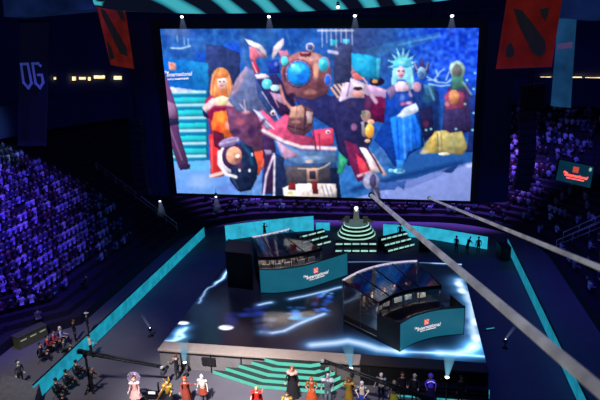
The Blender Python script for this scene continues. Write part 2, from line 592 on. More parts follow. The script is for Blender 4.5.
# floors of the picture
p.SH = .12
p.poly([(172, 162), (210, 160), (262, 158), (262, 198), (172, 198)], (112, 156, 218))
p.ell(196, 166, 18, 6, (92, 190, 214), a=.6, soft=.8); p.ell(200, 182, 16, 9, (154, 182, 230), a=.8, soft=.9); p.ell(232, 188, 18, 6, (104, 130, 200), a=.8, soft=.8)
p.poly([(330, 138), (482, 138), (482, 206), (330, 206)], (44, 88, 150))
p.poly([(340, 150), (372, 148), (394, 172), (378, 196), (338, 198)], (56, 112, 176))
p.poly([(385, 140), (400, 146), (402, 160), (380, 166), (372, 156)], (76, 118, 180), .8)
p.poly([(352, 199), (396, 186), (428, 174), (452, 166), (482, 160), (482, 206), (352, 206)], (134, 148, 206))
p.poly([(396, 180), (420, 178), (450, 167), (440, 176), (410, 188), (398, 188)], (112, 130, 192), .8)
p.line([(352, 190), (396, 178), (430, 170), (462, 163)], 5, (24, 54, 108), .75, 2)
p.poly([(442, 172), (452, 166), (459, 165), (452, 173)], (34, 62, 116)); p.poly([(376, 182), (402, 182), (394, 190), (370, 190)], (66, 98, 164)); p.poly([(396, 184), (406, 180), (404, 190)], (60, 90, 156))
p.line([(468, 166), (474, 165)], 3, (210, 214, 236), .8, 1)
p.SH = .36
# figure cut by the left edge
p.poly([(158, 68), (165, 74), (171, 90), (178, 112), (179, 132), (187, 158), (189, 168), (179, 168), (170, 142), (165, 112), (158, 96)], (102, 66, 108))
p.poly([(158, 76), (164, 80), (168, 92), (162, 100), (158, 98)], (186, 110, 140)); p.poly([(166, 100), (175, 104), (178, 116), (168, 118)], (150, 110, 146)); p.poly([(167, 119), (178, 118), (179, 124), (169, 126)], (44, 42, 72)); p.line([(170, 128), (182, 160)], 1.6, (160, 120, 150), .6)
p.poly([(180, 165), (190, 164), (190, 169), (180, 170)], (48, 40, 70))
# long haired performer in red and orange
p.poly([(205, 100), (212, 94), (234, 92), (246, 104), (246, 122), (240, 140), (212, 140), (208, 118)], (150, 46, 76))
p.ell(221, 79, 9.5, 11.5, (236, 146, 88)); p.poly([(211.5, 78), (231, 78), (233.5, 88), (231, 97), (224, 99), (214, 98), (209.5, 93)], (232, 138, 88))
for x0, x1 in ((213, 211), (216, 214), (229, 231), (226, 229)): p.line([(x0, 76), (x1, 95)], 1.4, (250, 184, 128), .7)
p.line([(219, 69), (213, 82), (213, 94)], 1.4, (190, 96, 60), .6)
p.ell(222, 82.6, 5, 6.6, (244, 206, 194)); p.poly([(215.5, 75), (228, 74), (226, 77.8), (217, 78.6)], (228, 128, 76))
p.line([(219.4, 81.6), (220.5, 81.6)], 1.1, (70, 40, 60)); p.line([(223.2, 81.4), (224.3, 81.4)], 1.1, (70, 40, 60)); p.line([(220.6, 86), (223, 86)], 1, (196, 70, 90))
p.poly([(202, 107), (212, 98), (222, 97), (236, 98), (243, 105), (240, 108), (226, 106), (214, 106), (205, 113)], (222, 186, 190))
p.ell(222, 101, 6.5, 5, (246, 218, 176)); p.line([(204, 108), (214, 101)], 3, (244, 218, 214), .9, 1); p.poly([(202, 109), (206, 113), (210, 118), (204, 117)], (44, 34, 80))
p.poly([(207, 114), (214, 108), (226, 108), (222, 114), (212, 122)], (128, 30, 70))
p.poly([(214, 112), (228, 110), (233, 118), (233, 138), (213, 138), (211, 124)], (236, 112, 52)); p.ell(221, 117, 5, 7, (252, 168, 76), a=.9, soft=.8); p.ell(229, 125, 5, 6, (236, 160, 156), a=.8, soft=.7); p.ell(218, 130, 4, 6, (214, 60, 40), a=.8, soft=.8)
p.poly([(209, 134), (222, 136), (224, 176), (211, 178)], (212, 54, 56)); p.poly([(213, 130), (224, 134), (224, 152), (214, 146)], (96, 34, 58)); p.line([(211.5, 140), (212, 172)], 1.4, (236, 130, 120), .7); p.line([(211, 176), (222, 173)], 3.6, (236, 206, 196), 1, .8)
# brown and mauve masses behind the left shoulder
p.poly([(226, 108), (250, 108), (264, 124), (266, 150), (256, 160), (240, 140), (230, 132)], (104, 64, 92)); p.ell(240, 122, 6, 5, (176, 92, 108), a=.8, soft=.8); p.ell(252, 132, 5, 8, (70, 42, 78), a=.9, soft=.8); p.ell(236, 132, 7, 4, (60, 40, 80), a=.8, soft=.8); p.ell(246, 112, 5, 3, (204, 150, 160), a=.7, soft=.8)
p.poly([(254, 152), (267, 149), (265, 164), (258, 176), (253, 169)], (208, 84, 58)); p.line([(266, 152), (262, 166)], 1.6, (236, 140, 110), .6)
p.poly([(262, 136), (272, 134), (276, 150), (275, 194), (262, 194), (264, 164)], (62, 40, 74))
# central performer: brass diving helmet, red armour
p.poly([(246, 66), (254, 70), (263, 90), (273, 107), (279, 116), (262, 120), (250, 110), (238, 112), (228, 100), (236, 80)], (98, 108, 148))
p.poly([(246, 66), (249, 70), (238, 92), (230, 98), (228, 98), (236, 79)], (176, 152, 180)); p.poly([(254, 71), (263, 90), (274, 110), (268, 112), (258, 96)], (64, 84, 140)); p.line([(247, 70), (246, 100)], 3, (140, 150, 186), .6, 2)
p.line([(240, 104), (246, 112), (244, 100)], 1.6, (210, 190, 206), .8); p.line([(262, 92), (272, 106), (281, 124)], 1.5, (206, 200, 226), .9)
p.poly([(256, 78), (276, 74), (290, 92), (298, 112), (284, 120), (270, 104)], (48, 42, 84))
p.poly([(270, 92), (280, 94), (288, 104), (278, 108)], (196, 150, 176), .9); p.poly([(276, 100), (286, 106), (290, 116), (282, 114)], (58, 36, 70)); p.line([(280, 86), (284, 100), (294, 112)], 3, (206, 140, 132), 1, .8); p.line([(286, 92), (294, 104)], 3, (40, 30, 54), .9, 1)
p.poly([(249, 46), (256, 48), (259, 56), (255, 62), (250, 60)], (226, 122, 140)); p.poly([(255, 48), (263, 53), (266, 58), (260, 58)], (206, 142, 176)); p.poly([(251, 63), (255, 61), (260.5, 72), (255, 74)], (200, 62, 84)); p.line([(252, 62), (257, 73)], 1.2, (240, 200, 206), .9)
p.poly([(244.5, 38.5), (251, 40.5), (261, 44.5), (266, 51), (267.5, 58), (264, 55), (258, 49), (249, 45)], (246, 232, 234))
p.poly([(283.5, 38), (284, 45), (279, 51), (273, 59), (271.5, 56), (273.5, 47), (278, 42)], (240, 220, 228)); p.poly([(278, 51), (287, 50), (290, 56), (281, 58.5)], (206, 134, 164))
p.poly([(268, 62), (278, 59), (280, 73), (269, 74)], (44, 62, 156)); p.ell(276, 64, 2.4, 3, (110, 130, 206), a=.9, soft=.8); p.poly([(255, 74), (266, 74), (270, 77), (264, 79), (256, 79)], (226, 206, 222))
p.ell(267, 84, 5.2, 5.4, (96, 208, 222)); p.ell(275, 88, 4.4, 3.6, (186, 226, 232)); p.ell(266, 82.5, 2.4, 2, (190, 240, 244), a=.8, soft=.8)
p.ell(306, 72.5, 25, 21.5, (150, 96, 96)); p.poly([(282, 80), (330, 78), (328, 92), (318, 100), (296, 102), (286, 94)], (116, 72, 82))
p.ell(310, 57, 14, 5, (214, 164, 156), a=.9, soft=.7); p.ell(316, 70, 3.6, 12, (226, 172, 146), a=.9, soft=.8); p.ell(320, 84, 5, 6, (96, 58, 66), a=.8, soft=.8); p.ell(310, 92, 8, 4, (170, 116, 104), a=.8, soft=.8); p.ell(292, 96, 5, 4, (44, 30, 56), a=.9, soft=.8); p.ell(285, 74, 3, 8, (92, 52, 70), a=.8, soft=.8)
p.ell(310, 47, 4.4, 4.4, (206, 176, 192)); p.ell(310, 47, 2.9, 2.9, (74, 96, 150)); p.ell(305.5, 54, 6, 3, (112, 54, 66)); p.ell(305.5, 52.8, 4, 1, (206, 150, 150))
p.ell(298.6, 73.4, 14, 14.2, (84, 56, 84)); p.ell(298.6, 73.4, 13, 13.2, (186, 150, 178)); p.ell(298.6, 73.4, 12.2, 12.4, (46, 60, 120)); p.ell(298.6, 73.4, 11.6, 11.8, (42, 142, 228))
p.ell(296, 69, 7, 6.5, (96, 214, 248), a=.95, soft=.9); p.ell(303, 79, 6, 5, (36, 106, 218), a=.8, soft=.8); p.ell(303, 67, 4, 4, (70, 180, 244), a=.7, soft=.8); p.ell(293, 65.5, 2.6, 1.8, (196, 240, 250), a=.9, soft=.7)
p.ell(324, 64.4, 6, 8, (176, 140, 176)); p.ell(323.3, 64.4, 4.8, 6.8, (66, 198, 220)); p.ell(322.4, 62, 2.4, 3, (160, 236, 240), a=.8, soft=.8); p.ell(328, 80, 3.6, 6, (150, 130, 180)); p.ell(327.6, 80, 2.8, 5, (54, 104, 212))
p.ell(284.6, 61, 4.6, 6, (140, 96, 120)); p.ell(284.6, 61, 3.6, 4.8, (92, 206, 218))
p.poly([(294, 96), (312, 100), (326, 94), (338, 100), (346, 110), (364, 114), (370, 130), (366, 160), (352, 166), (338, 150), (334, 130), (316, 118), (300, 108)], (42, 42, 82))
p.poly([(256, 112), (263, 110), (276, 122), (285, 114), (291, 116), (288, 128), (293, 134), (313, 137), (313, 145), (300, 146), (282, 140), (263, 130)], (220, 88, 128)); p.ell(279, 124, 7, 5, (236, 120, 152), a=.7, soft=.8)
p.poly([(312, 130), (333, 128), (334, 145), (314, 147)], (224, 72, 102)); p.ell(324, 136, 7, 4, (240, 110, 130), a=.7, soft=.8); p.ell(328, 132, 2.6, 2, (240, 214, 214)); p.ell(328, 132, 1, .8, (60, 40, 60))
p.poly([(254, 110), (261, 112), (273, 128), (266, 130)], (168, 170, 204)); p.line([(254, 110), (274, 129)], 1.4, (238, 220, 232), .9); p.ell(273, 113, 2.6, 3, (226, 190, 200)); p.ell(273, 113.4, 1.2, 1.4, (70, 40, 60)); p.line([(264, 120), (257, 130), (262, 138)], 3, (74, 44, 76), .8, 1)
p.line([(263, 130.5), (283, 141), (301, 147), (335, 148.5)], 3.6, (246, 218, 220), 1, .8); p.line([(263, 133), (283, 144), (301, 150), (335, 151)], 1.4, (150, 110, 140), .8, .6)
p.line([(313, 130), (316, 150)], 1.4, (78, 40, 74), .9); p.line([(319, 134), (320, 150)], 1.2, (90, 50, 80), .8)
p.poly([(290, 108), (301, 104.5), (313, 110), (313, 128), (304, 136), (292, 133), (287, 128), (289, 116)], (110, 72, 80))
p.poly([(291, 107), (302, 105), (306, 112), (304, 118), (289, 118)], (214, 162, 140)); p.poly([(306, 111), (313, 112), (312, 123), (307, 124)], (196, 164, 162)); p.ell(296, 122, 6, 2, (176, 124, 110), a=.8, soft=.7); p.line([(288, 126), (304, 130), (312, 124)], 1.6, (60, 36, 52), .8); p.line([(297, 106), (295, 132)], 1.1, (150, 104, 100), .7); p.line([(305.5, 108), (304, 134)], 1.6, (60, 38, 56), .9)
p.poly([(274, 140), (300, 150), (336, 152), (337, 162), (318, 166), (296, 164), (282, 158)], (100, 132, 176)); p.poly([(276, 140), (300, 156), (284, 159)], (214, 166, 198)); p.ell(312, 158, 12, 3, (150, 170, 196), a=.7, soft=.8); p.poly([(282, 158), (296, 164), (336, 163), (336, 170), (284, 170)], (60, 92, 142))
p.poly([(274, 152), (284, 158), (284, 170), (338, 168), (341, 198), (276, 198)], (32, 42, 72)); p.poly([(285, 166), (330, 167), (331, 182), (287, 184)], (74, 68, 76)); p.ell(296, 174, 6, 4, (104, 88, 86), a=.8, soft=.8)
p.poly([(306.5, 168), (318, 168), (318.5, 182), (307, 182)], (164, 130, 118)); p.poly([(309, 171), (315.5, 171), (316, 179), (309.4, 179)], (58, 50, 60)); p.line([(298, 168.5), (318, 169), (324, 167), (330, 163)], 1.3, (220, 190, 160), .9); p.ell(309, 161.5, 5, 2, (206, 172, 160), a=.9, soft=.6)
p.poly([(282.5, 188), (292, 184), (315, 183), (336, 184), (337, 198), (284, 198)], (246, 230, 222)); p.poly([(289, 183), (295, 182), (296, 190), (288, 190)], (138, 48, 44)); p.poly([(311, 181), (316.5, 181), (318.5, 194), (313, 194)], (116, 38, 40)); p.ell(291, 193, 4, 2, (206, 206, 120), a=.8, soft=.7)
for x in (322, 326, 330): p.line([(x, 186), (x + 3, 196)], 1.2, (110, 116, 140), .8)
p.poly([(264, 150), (271, 150), (273, 154), (266, 155)], (150, 130, 160)); p.line([(274, 154), (266, 176), (263.5, 196)], 2.2, (220, 204, 228), 1, .6); p.line([(274.5, 156), (274, 196)], 2, (232, 220, 232), 1, .6)
# horned ring gauntlet, lower left
p.poly([(240, 142), (252, 147), (258, 166), (257, 178), (251, 190), (240, 192), (231, 182), (228, 172), (238, 160)], (30, 44, 70))
p.ell(232, 158, 14, 15, (232, 222, 236)); p.ell(233.6, 156, 11.5, 13.6, (66, 44, 78)); p.poly([(232, 162), (246, 152), (258, 166), (250, 190), (238, 191), (230, 180)], (34, 44, 70))
p.ell(234, 155.5, 8, 9, (222, 160, 132)); p.ell(231, 152, 4, 4.5, (244, 196, 156), a=.9, soft=.8); p.ell(238, 160, 4, 5, (150, 90, 90), a=.9, soft=.8); p.ell(237.5, 156, 2.4, 2, (250, 232, 214)); p.ell(229, 142, 11, 4.4, (150, 130, 176), rot=-.3); p.line([(220, 144), (238, 140)], 1.2, (210, 196, 220), .8)
p.line([(219, 152), (219, 164), (226, 174), (236, 177)], 3.2, (236, 228, 240), 1, .6)
for q in ((239.5, 170), (249.5, 170.5), (252, 154.5)): p.ell(q[0], q[1], 1.3, 1.9, (236, 232, 244))
p.line([(242, 144), (250, 154), (252, 164)], 3, (36, 84, 124), .8, 1); p.ell(246, 180, 5, 4, (20, 28, 50), a=.8, soft=.8); p.ell(240, 166, 5, 4, (84, 52, 84), a=.8, soft=.8); p.line([(232, 178), (238, 188)], 1.4, (60, 90, 120), .8)
# right arm, claws, maroon shield
p.poly([(330, 98), (346, 88), (364, 92), (371, 118), (372, 140), (362, 160), (348, 166), (338, 146), (334, 120)], (44, 42, 80))
for k in range(4): p.line([(331.5 + 3.1 * k, 88 - 2.6 * k), (338 + 3 * k, 97 - 2.8 * k)], 2.4, (226, 178, 150), 1, .5); p.line([(333.4 + 3.1 * k, 87.4 - 2.6 * k), (339.6 + 3 * k, 95 - 2.8 * k)], 1, (50, 34, 54), .9)
p.poly([(343, 80), (352, 78), (366, 84), (374, 88), (368, 98), (350, 98), (340, 102)], (206, 182, 208)); p.line([(345, 82), (340, 100)], 2.4, (224, 210, 228), 1, .8); p.line([(350, 82), (347, 96)], 1.4, (130, 104, 140), .8); p.ell(358, 94, 6, 4, (206, 150, 146)); p.poly([(352, 82), (366, 85), (364, 91), (354, 89)], (238, 220, 222)); p.ell(358, 88.5, 4.6, 1.8, (56, 40, 66)); p.ell(350, 104, 8, 4, (70, 62, 100), a=.8, soft=.9)
p.ell(359, 75.5, 6.6, 5, (230, 120, 112)); p.ell(355, 72, 3, 3, (240, 150, 140), a=.8, soft=.8); p.poly([(350.5, 61), (354, 63), (358, 72), (351, 74)], (206, 130, 146))
p.ell(377, 81.5, 7.5, 4.4, (34, 30, 54)); p.line([(374, 74), (374, 79)], 2, (246, 220, 170)); p.ell(375, 81.5, 3, 2, (236, 160, 96))
p.poly([(370, 100), (380, 94), (396, 99), (401.5, 107), (398, 118), (385, 123), (374, 121), (368, 110)], (98, 26, 66)); p.ell(388, 104, 9, 6, (136, 40, 88), a=.85, soft=.9); p.ell(384, 118, 10, 4, (62, 18, 52), a=.8, soft=.8); p.poly([(364, 94), (374, 98), (371, 112), (376, 122), (364, 118)], (84, 44, 80))
p.poly([(366, 84), (376, 86), (388, 90), (399.5, 100), (395, 102.5), (380, 96.5), (370, 96)], (190, 152, 190)); p.line([(369, 86), (388, 92), (398, 100)], 1.3, (224, 200, 220), .8); p.line([(351, 62), (367, 83)], 1.7, (214, 170, 180), 1, .5); p.line([(372, 96), (376, 102)], 4, (214, 180, 198), .9, .8)
p.ell(366, 116, 5, 6, (186, 144, 134)); p.ell(363.6, 114, 2.4, 4, (130, 134, 120)); p.ell(371, 122, 3.4, 2.8, (232, 168, 146)); p.ell(369.6, 131, 4.6, 7.4, (244, 172, 74)); p.ell(368, 128, 2, 3, (252, 214, 130), a=.9, soft=.8); p.ell(354, 127, 3.6, 4.6, (160, 104, 146), a=.9, soft=.6); p.poly([(361, 122), (364, 121), (366, 138), (362, 136)], (150, 140, 150)); p.ell(367.5, 141, 3, 2, (220, 180, 150))
p.poly([(344, 140), (356, 144), (366, 160), (373, 176), (358, 182), (350, 164)], (104, 36, 72)); p.poly([(356, 154), (364, 160), (371, 173), (360, 176)], (218, 62, 82)); p.ell(364, 166, 3, 5, (236, 96, 104), a=.7, soft=.8)
p.poly([(359, 147), (366, 148), (377, 164), (381, 172), (376, 173), (371, 172), (366, 160)], (248, 220, 222)); p.poly([(368, 148), (373, 154), (387, 174), (383, 178), (380, 170)], (240, 206, 206)); p.line([(366, 146), (375, 160), (382, 173)], 1.5, (58, 36, 58), 1, .4); p.line([(358, 176), (370, 172)], 2.6, (230, 180, 196), .9, .7)
p.ell(371, 181, 8.4, 8.6, (150, 146, 176)); p.ell(373, 181, 3.4, 7, (74, 70, 106)); p.ell(367, 180, 3, 6, (186, 184, 206), a=.8, soft=.8); p.line([(364, 174), (362, 186)], 1.2, (80, 78, 110), .7); p.poly([(370, 188), (379, 187), (381, 200), (374, 200)], (66, 66, 88)); p.line([(374, 190), (378, 199)], 1.2, (160, 160, 180), .8)
p.poly([(339, 152), (348, 160), (342, 174), (337, 174)], (56, 152, 116)); p.ell(341, 162, 2, 4, (110, 210, 160), a=.7, soft=.8)
# truss and panel up top in the middle
p.poly([(334, 45), (352, 44), (352, 62), (350, 82), (334, 84)], (62, 66, 100))
p.poly([(330, 39), (338, 40), (337, 46), (330, 46)], (64, 186, 212)); p.poly([(343, 39), (350, 39), (350, 43.5), (343, 43.5)], (82, 190, 220))
for x in (322, 326.5, 331, 336, 341, 346, 352): p.line([(x, 29), (x + .3, 47 - (x % 7))], 1.1, (196, 210, 234), .75)
p.line([(318, 30.5), (353, 30.5)], 2, (220, 212, 230), .8); p.line([(329, 51.5), (337, 53)], 3.4, (216, 210, 230), .8, .6)
p.poly([(351, 53), (366, 54.5), (381, 58), (379, 80), (362, 77), (352, 68)], (44, 158, 202)); p.poly([(376, 58), (381, 58.5), (379.5, 78), (376, 77)], (84, 178, 212), .8); p.ell(362, 62, 8, 5, (70, 190, 220), a=.6, soft=.9)
# crowned performer in blue
p.poly([(386, 92), (396, 88), (410, 88), (418, 96), (420, 112), (424, 146), (410, 154), (402, 168), (394, 166), (384, 150), (374, 140), (384, 122)], (26, 62, 142))
p.poly([(390, 118), (400, 114), (415, 114), (421, 130), (421, 147), (408, 152), (404, 166), (397, 164), (393, 140)], (40, 118, 228)); p.line([(403, 118), (405, 158)], 2, (106, 172, 248), .8, 1); p.line([(413, 120), (417, 146)], 2, (24, 80, 190), .8, .8); p.line([(397, 120), (399, 160)], 1.6, (26, 78, 180), .8, .8); p.line([(410, 118), (411, 150)], 1.2, (90, 160, 244), .7, .6)
for (ex, ey) in ((387, 67), (387.5, 60), (391.5, 53.5), (396.5, 48), (403.4, 46), (409.6, 49.5), (415, 54.5), (418, 61), (417.5, 67)):
    dx, dy = ex - 402.6, ey - 66; L = math.hypot(dx, dy); nx, ny = -dy / L * 2.3, dx / L * 2.3
    bx0, by0 = 402.6 + dx / L * 7, 66 + dy / L * 7
    p.poly([(bx0 + nx, by0 + ny), (ex, ey), (bx0 - nx, by0 - ny)], (150, 226, 238))
p.ell(402.4, 64, 9.6, 6.5, (96, 196, 226)); p.ell(402, 62, 5, 2.4, (170, 232, 240), a=.8, soft=.8); p.line([(394, 67), (411, 67)], 1.4, (44, 120, 180), .8)
p.poly([(393, 68), (412, 67), (415, 84), (413, 92), (408, 88), (405, 80), (397, 80), (395, 90), (391, 84)], (136, 208, 226)); p.line([(411, 70), (413, 88)], 2, (180, 230, 238), .8, .8); p.line([(394, 72), (393, 86)], 2, (180, 230, 238), .7, .8)
p.ell(400.8, 72, 4.2, 6, (226, 184, 200)); p.line([(398, 71), (399.4, 71)], 1.2, (44, 36, 74)); p.line([(402.4, 71), (403.8, 71)], 1.2, (44, 36, 74)); p.line([(399.4, 75.4), (402.4, 75.4)], 1.1, (196, 60, 90))
p.poly([(394, 86), (399, 81), (404, 81), (410, 86), (408, 94), (396, 94)], (224, 192, 212)); p.poly([(394, 92), (410, 91), (415, 100), (412, 108), (398, 108)], (40, 70, 150)); p.ell(402, 98, 3, 5, (110, 140, 206), a=.7, soft=.8); p.poly([(386, 90), (394, 84), (396, 92), (390, 100)], (146, 120, 166)); p.ell(411, 93, 3, 5, (190, 150, 180), a=.8, soft=.7)
p.poly([(397, 116), (404, 108), (417, 102), (423, 108), (414, 114), (402, 118)], (206, 218, 242)); p.line([(398, 116), (416, 106)], 1.6, (236, 240, 250), .8, .8); p.line([(402, 104), (411, 102.5)], 3, (196, 100, 140), .9, .8); p.poly([(419, 106), (430, 104.5), (428, 110), (421, 111)], (200, 120, 136)); p.ell(409, 103, 3, 2, (206, 196, 226), a=.8, soft=.7)
p.ell(399, 171, 6, 2.6, (150, 216, 232)); p.ell(391, 170.5, 2.6, 2, (130, 200, 226)); p.poly([(396, 160), (404, 160), (404, 172), (397, 172)], (66, 136, 206), .8)
# horned pale blue performer
p.poly([(410, 90), (424, 84), (438, 92), (442, 112), (440, 140), (430, 150), (424, 140), (420, 112)], (30, 50, 100)); p.ell(428, 98, 8, 7, (44, 84, 116), a=.9, soft=.8)
p.poly([(415, 72), (413, 60), (419, 66), (422, 56), (425, 66), (430, 62), (428, 74)], (74, 70, 126)); p.ell(421.6, 73, 4.4, 6, (128, 168, 200)); p.ell(421, 75, 2.6, 3.4, (84, 110, 156)); p.line([(414, 62), (417, 70)], 1.2, (160, 170, 206), .8); p.line([(428, 62), (426, 70)], 1.2, (160, 170, 206), .8)
p.ell(417, 87, 4.6, 5, (200, 150, 176)); p.poly([(423, 84), (434, 84), (436, 96), (426, 97)], (58, 104, 140)); p.line([(429, 86), (434, 100)], 2, (110, 160, 186), .8, .8); p.poly([(418, 110), (432, 106), (434, 134), (424, 140)], (36, 36, 70)); p.ell(426, 124, 3, 5, (110, 40, 70), a=.8, soft=.8)
p.line([(441, 100), (442, 142)], 4, (36, 92, 160), .7, 1.5)
for pts in ([(427, 77), (437, 82), (447, 83), (455, 76), (457, 70)], [(429, 84), (440, 86), (450, 85)], [(434, 80), (440, 72), (444, 69)], [(436, 70), (438, 76)], [(446, 80), (449, 72)], [(428, 80), (437, 80)]): p.line(pts, 1.5, (172, 212, 230), .9)
# performer with yellow skirt
p.poly([(448, 88), (456, 82), (468, 84), (474, 106), (472, 132), (442, 134), (444, 106)], (66, 50, 92))
p.ell(457.5, 70, 7.6, 9, (150, 178, 168)); p.ell(457, 71.5, 5, 7.4, (104, 104, 100)); p.line([(449.6, 70), (451, 64), (457, 61)], 1.6, (196, 214, 204), .8); p.poly([(451, 76), (463, 76), (466, 88), (452, 90)], (70, 116, 104))
p.poly([(444, 96), (450, 90), (464, 92), (466, 108), (446, 110)], (146, 70, 100)); p.ell(454, 97, 5.5, 7.5, (206, 138, 96)); p.ell(454, 94, 3, 3, (226, 170, 116), a=.8, soft=.8); p.line([(463, 82), (471, 94)], 2, (150, 180, 190), .8, .8); p.ell(447, 104, 3, 3, (220, 150, 150), a=.8, soft=.7)
p.poly([(444, 110), (466, 108), (468, 132), (442, 134)], (58, 48, 86))
p.poly([(420, 154), (426, 142), (436, 131), (446, 130), (450, 133), (462, 131), (468, 148), (462, 155), (440, 153)], (184, 168, 106)); p.poly([(430, 140), (435, 131), (437, 152), (428, 153)], (226, 194, 104)); p.line([(437.5, 134), (438, 152)], 1.4, (96, 92, 80), .8); p.line([(441, 132), (442, 151)], 1.2, (120, 112, 84), .7); p.ell(454, 142, 8, 8, (150, 150, 104), a=.7, soft=.9); p.ell(444, 154, 6, 1.6, (232, 222, 200)); p.ell(424, 152, 5, 3, (206, 196, 190), a=.6, soft=.8)
p.poly([(468, 98), (476, 94), (476, 152), (466, 152), (471, 126)], (36, 52, 112))
for q in ((475, 73), (473.5, 89), (465, 104), (473.6, 113), (456, 129), (472.6, 130), (426, 130), (431, 129), (467, 80)): p.ell(q[0], q[1], 1.7, 1.5, (150, 230, 236), a=.95, soft=.8)
p.SH = 0
keep = p.C.copy()
p.mul(5, 4, .10); p.mul(2.6, 2.8, .14)
soft_ = cl((p.Y - 150) / 10) * ((p.X > 388) | (p.X < 228)) + cl((210 - p.X) / 6) * cl((p.Y - 90) / 4)
k_ = (.25 + .75 * (1 - cl(soft_)))[..., None]
p.C = p.C * k_ + keep * (1 - k_)
g_ = p.C.mean(-1, keepdims=True)
p.C = g_ + (p.C - g_) * 1.06
p.C = 118 + (p.C - 118) * 1.08 + np.array([2, 4, 10])
p.noise(1.5, 4)
p.blur(1)
scr = thing('video_screen', 'giant hanging video screen showing costumed performers and a brass diving helmet', 'screen', tuple((BL + BR) / 2))
sinv = -Vector(scr.location)
Vg = bil(TL, TR, BR, BL, U, Vv); Vg[..., 1] = SY
colour_grid('display', Vg + np.array(sinv), p.linear(), mat_attr('screen_picture', 1.08, .7, .05), scr)
# lettering seen inside the picture
for body, sz, px, py, sh in (('The', .26, 166.5, 72.2, .25), ('International', .46, 179, 74.3, .25), ('DOTA 2 CHAMPIONSHIPS', .17, 178, 79, 0)):
    t = text_bm(body, sz, sh, .012, .002)
    t.transform(Matrix.Translation(at(px, py, SY - .03) + sinv) @ Matrix.Rotation(-.02, 4, 'Y') @ Matrix.Rotation(PI / 2, 4, 'X'))
    ob('picture_lettering', t, logo_white, scr)
# cabinet behind the picture and black side wings
bm = B()
cab = [at(150, 19, SY + .2), at(487, 18, SY + .2), at(476, 204, SY + .2), at(170, 196, SY + .2)]
prism(bm, [q + sinv for q in cab], (0, .9, 0)); ob('cabinet', bm, black, scr)
for q in ([(126, 22), (159, 22), (176, 196), (146, 196)], [(480, 22), (516, 20), (508, 202), (471, 204)]):
    bm = B(); prism(bm, [at(x, y, SY + .35) + sinv for x, y in q], (0, .4, 0)); ob('side_wing', bm, mat('wing_drape', (30, 33, 74), .9), scr)
bm = B()
for x in (-18, -12, -5, 2): tube(bm, [Vector((x, SY + .7, 21.5)) + sinv, Vector((x, SY + .7, 31.0)) + sinv], .06, 6)
ob('hanging_cable', bm, blackmetal, scr)


# ================================================================== STAGE
SX0, SX1, SY0, SY1, SZ = -15.35, 4.98, 28.6, 44.6, 1.5
st = thing('stage', 'wide raised black stage with glossy LED floor showing white lightning', 'stage', ((SX0 + SX1) / 2, (SY0 + SY1) / 2, 0))
so = -Vector(st.location)
bm = B(); bx(bm, (0, .1, SZ / 2 - .03), (SX1 - SX0, SY1 - SY0 - .2, SZ - .06), bev=.02)
ob('platform', bm, mat('stage_side', (122, 118, 120), .8, noise=.1), st)
# LED floor picture, painted in plan
nx, ny = 320, 240
XX, YY = np.meshgrid(np.linspace(SX0 + .02, SX1 - .02, nx), np.linspace(SY1 - .02, SY0 + .98, ny))
f = Paint(XX, YY, (8, 10, 24))


def w2(pts, j=.0):
    out = []
    for q in pts:
        v = on(q[0], q[1], SZ); out.append((v.x + random.uniform(-j, j), v.y + random.uniform(-j, j)))
    return out


def zig(pts, n=3, j=.16):
    P = w2(pts); out = [P[0]]
    for a, b in zip(P[:-1], P[1:]):
        for k in range(1, n + 1):
            t = k / n; out.append((a[0] + (b[0] - a[0]) * t + (random.uniform(-j, j) if k < n else 0), a[1] + (b[1] - a[1]) * t + (random.uniform(-j, j) if k < n else 0)))
    return out


f.put(np.clip((f.X + 1.5) / 6, 0, 1), (10, 32, 60), .6)
f.put(np.clip((33.2 - f.Y) / 4, 0, 1) * np.clip((f.X + 7) / 4, 0, 1), (12, 44, 76), .6)
f.noise(1.6, 9, None, (.3, .6, 1))


def bolt(pts, w, g, j=.14, n=3, core=(226, 240, 255), halo=(40, 110, 190)):
    P = zig(pts, n, j)
    f.glow(P, g * .8, halo, .33); f.glow(P, w * 1.5, (90, 130, 165), .45); f.line(P, w * .62, core, .95, w * .5)


bolt([(230, 268), (224, 278), (216, 283), (208, 288), (203, 296), (199, 303)], .10, .34, .12)
bolt([(228, 270), (222, 279), (216, 283)], .16, .3, .1)
f.ell(*w2([(183, 323)])[0], .55, .3, (235, 245, 255), a=1, soft=.7)
bolt([(186, 328), (180, 333), (184, 337), (173, 341), (165, 341.5)], .3, .9, .06, 2, halo=(50, 150, 200))
bolt([(180, 330), (176, 338)], .28, .6, .05, 2)
e = w2([(226, 327.5)])[0]; f.ell(e[0], e[1], .62, .42, (240, 244, 255), a=1, soft=.5)
bolt([(259, 305), (265, 303.5), (271, 302.5)], .26, .4, .02, 2)
bolt([(290, 299), (305, 296), (330, 290), (341, 287)], .2, .5, .05, 2)
bolt([(262, 332), (272, 333), (284, 331), (296, 325), (308, 320), (324, 314)], .3, .5, .02, 2)
for q, r1, r2, c in (((305, 315), 1.2, .8, (60, 180, 250)), ((296, 311), .8, .6, (40, 110, 240)), ((240, 318), 1.8, 1.1, (26, 42, 120)), ((252, 312), 1.2, 1.0, (28, 50, 140)),
                     ((322, 300), .9, 1.1, (40, 90, 220)), ((326, 294), .6, .5, (90, 170, 255)), ((268, 326), 1.3, 1.2, (52, 66, 110)), ((322, 310), .8, .5, (60, 120, 255))):
    w = w2([q])[0]
    for k in range(9): f.ell(w[0] + random.uniform(-r1, r1) * .7, w[1] + random.uniform(-r2, r2) * .9, r1 * .4, r2 * .4, c, a=.5, soft=1)
bolt([(312, 345), (335, 343), (348, 341), (362, 344), (378, 349), (400, 351.5)], .62, .8, .02, 2, halo=(40, 120, 200))
bolt([(400, 351.8), (440, 353), (484, 356.5)], .16, .5, .02, 2, halo=(20, 80, 140))
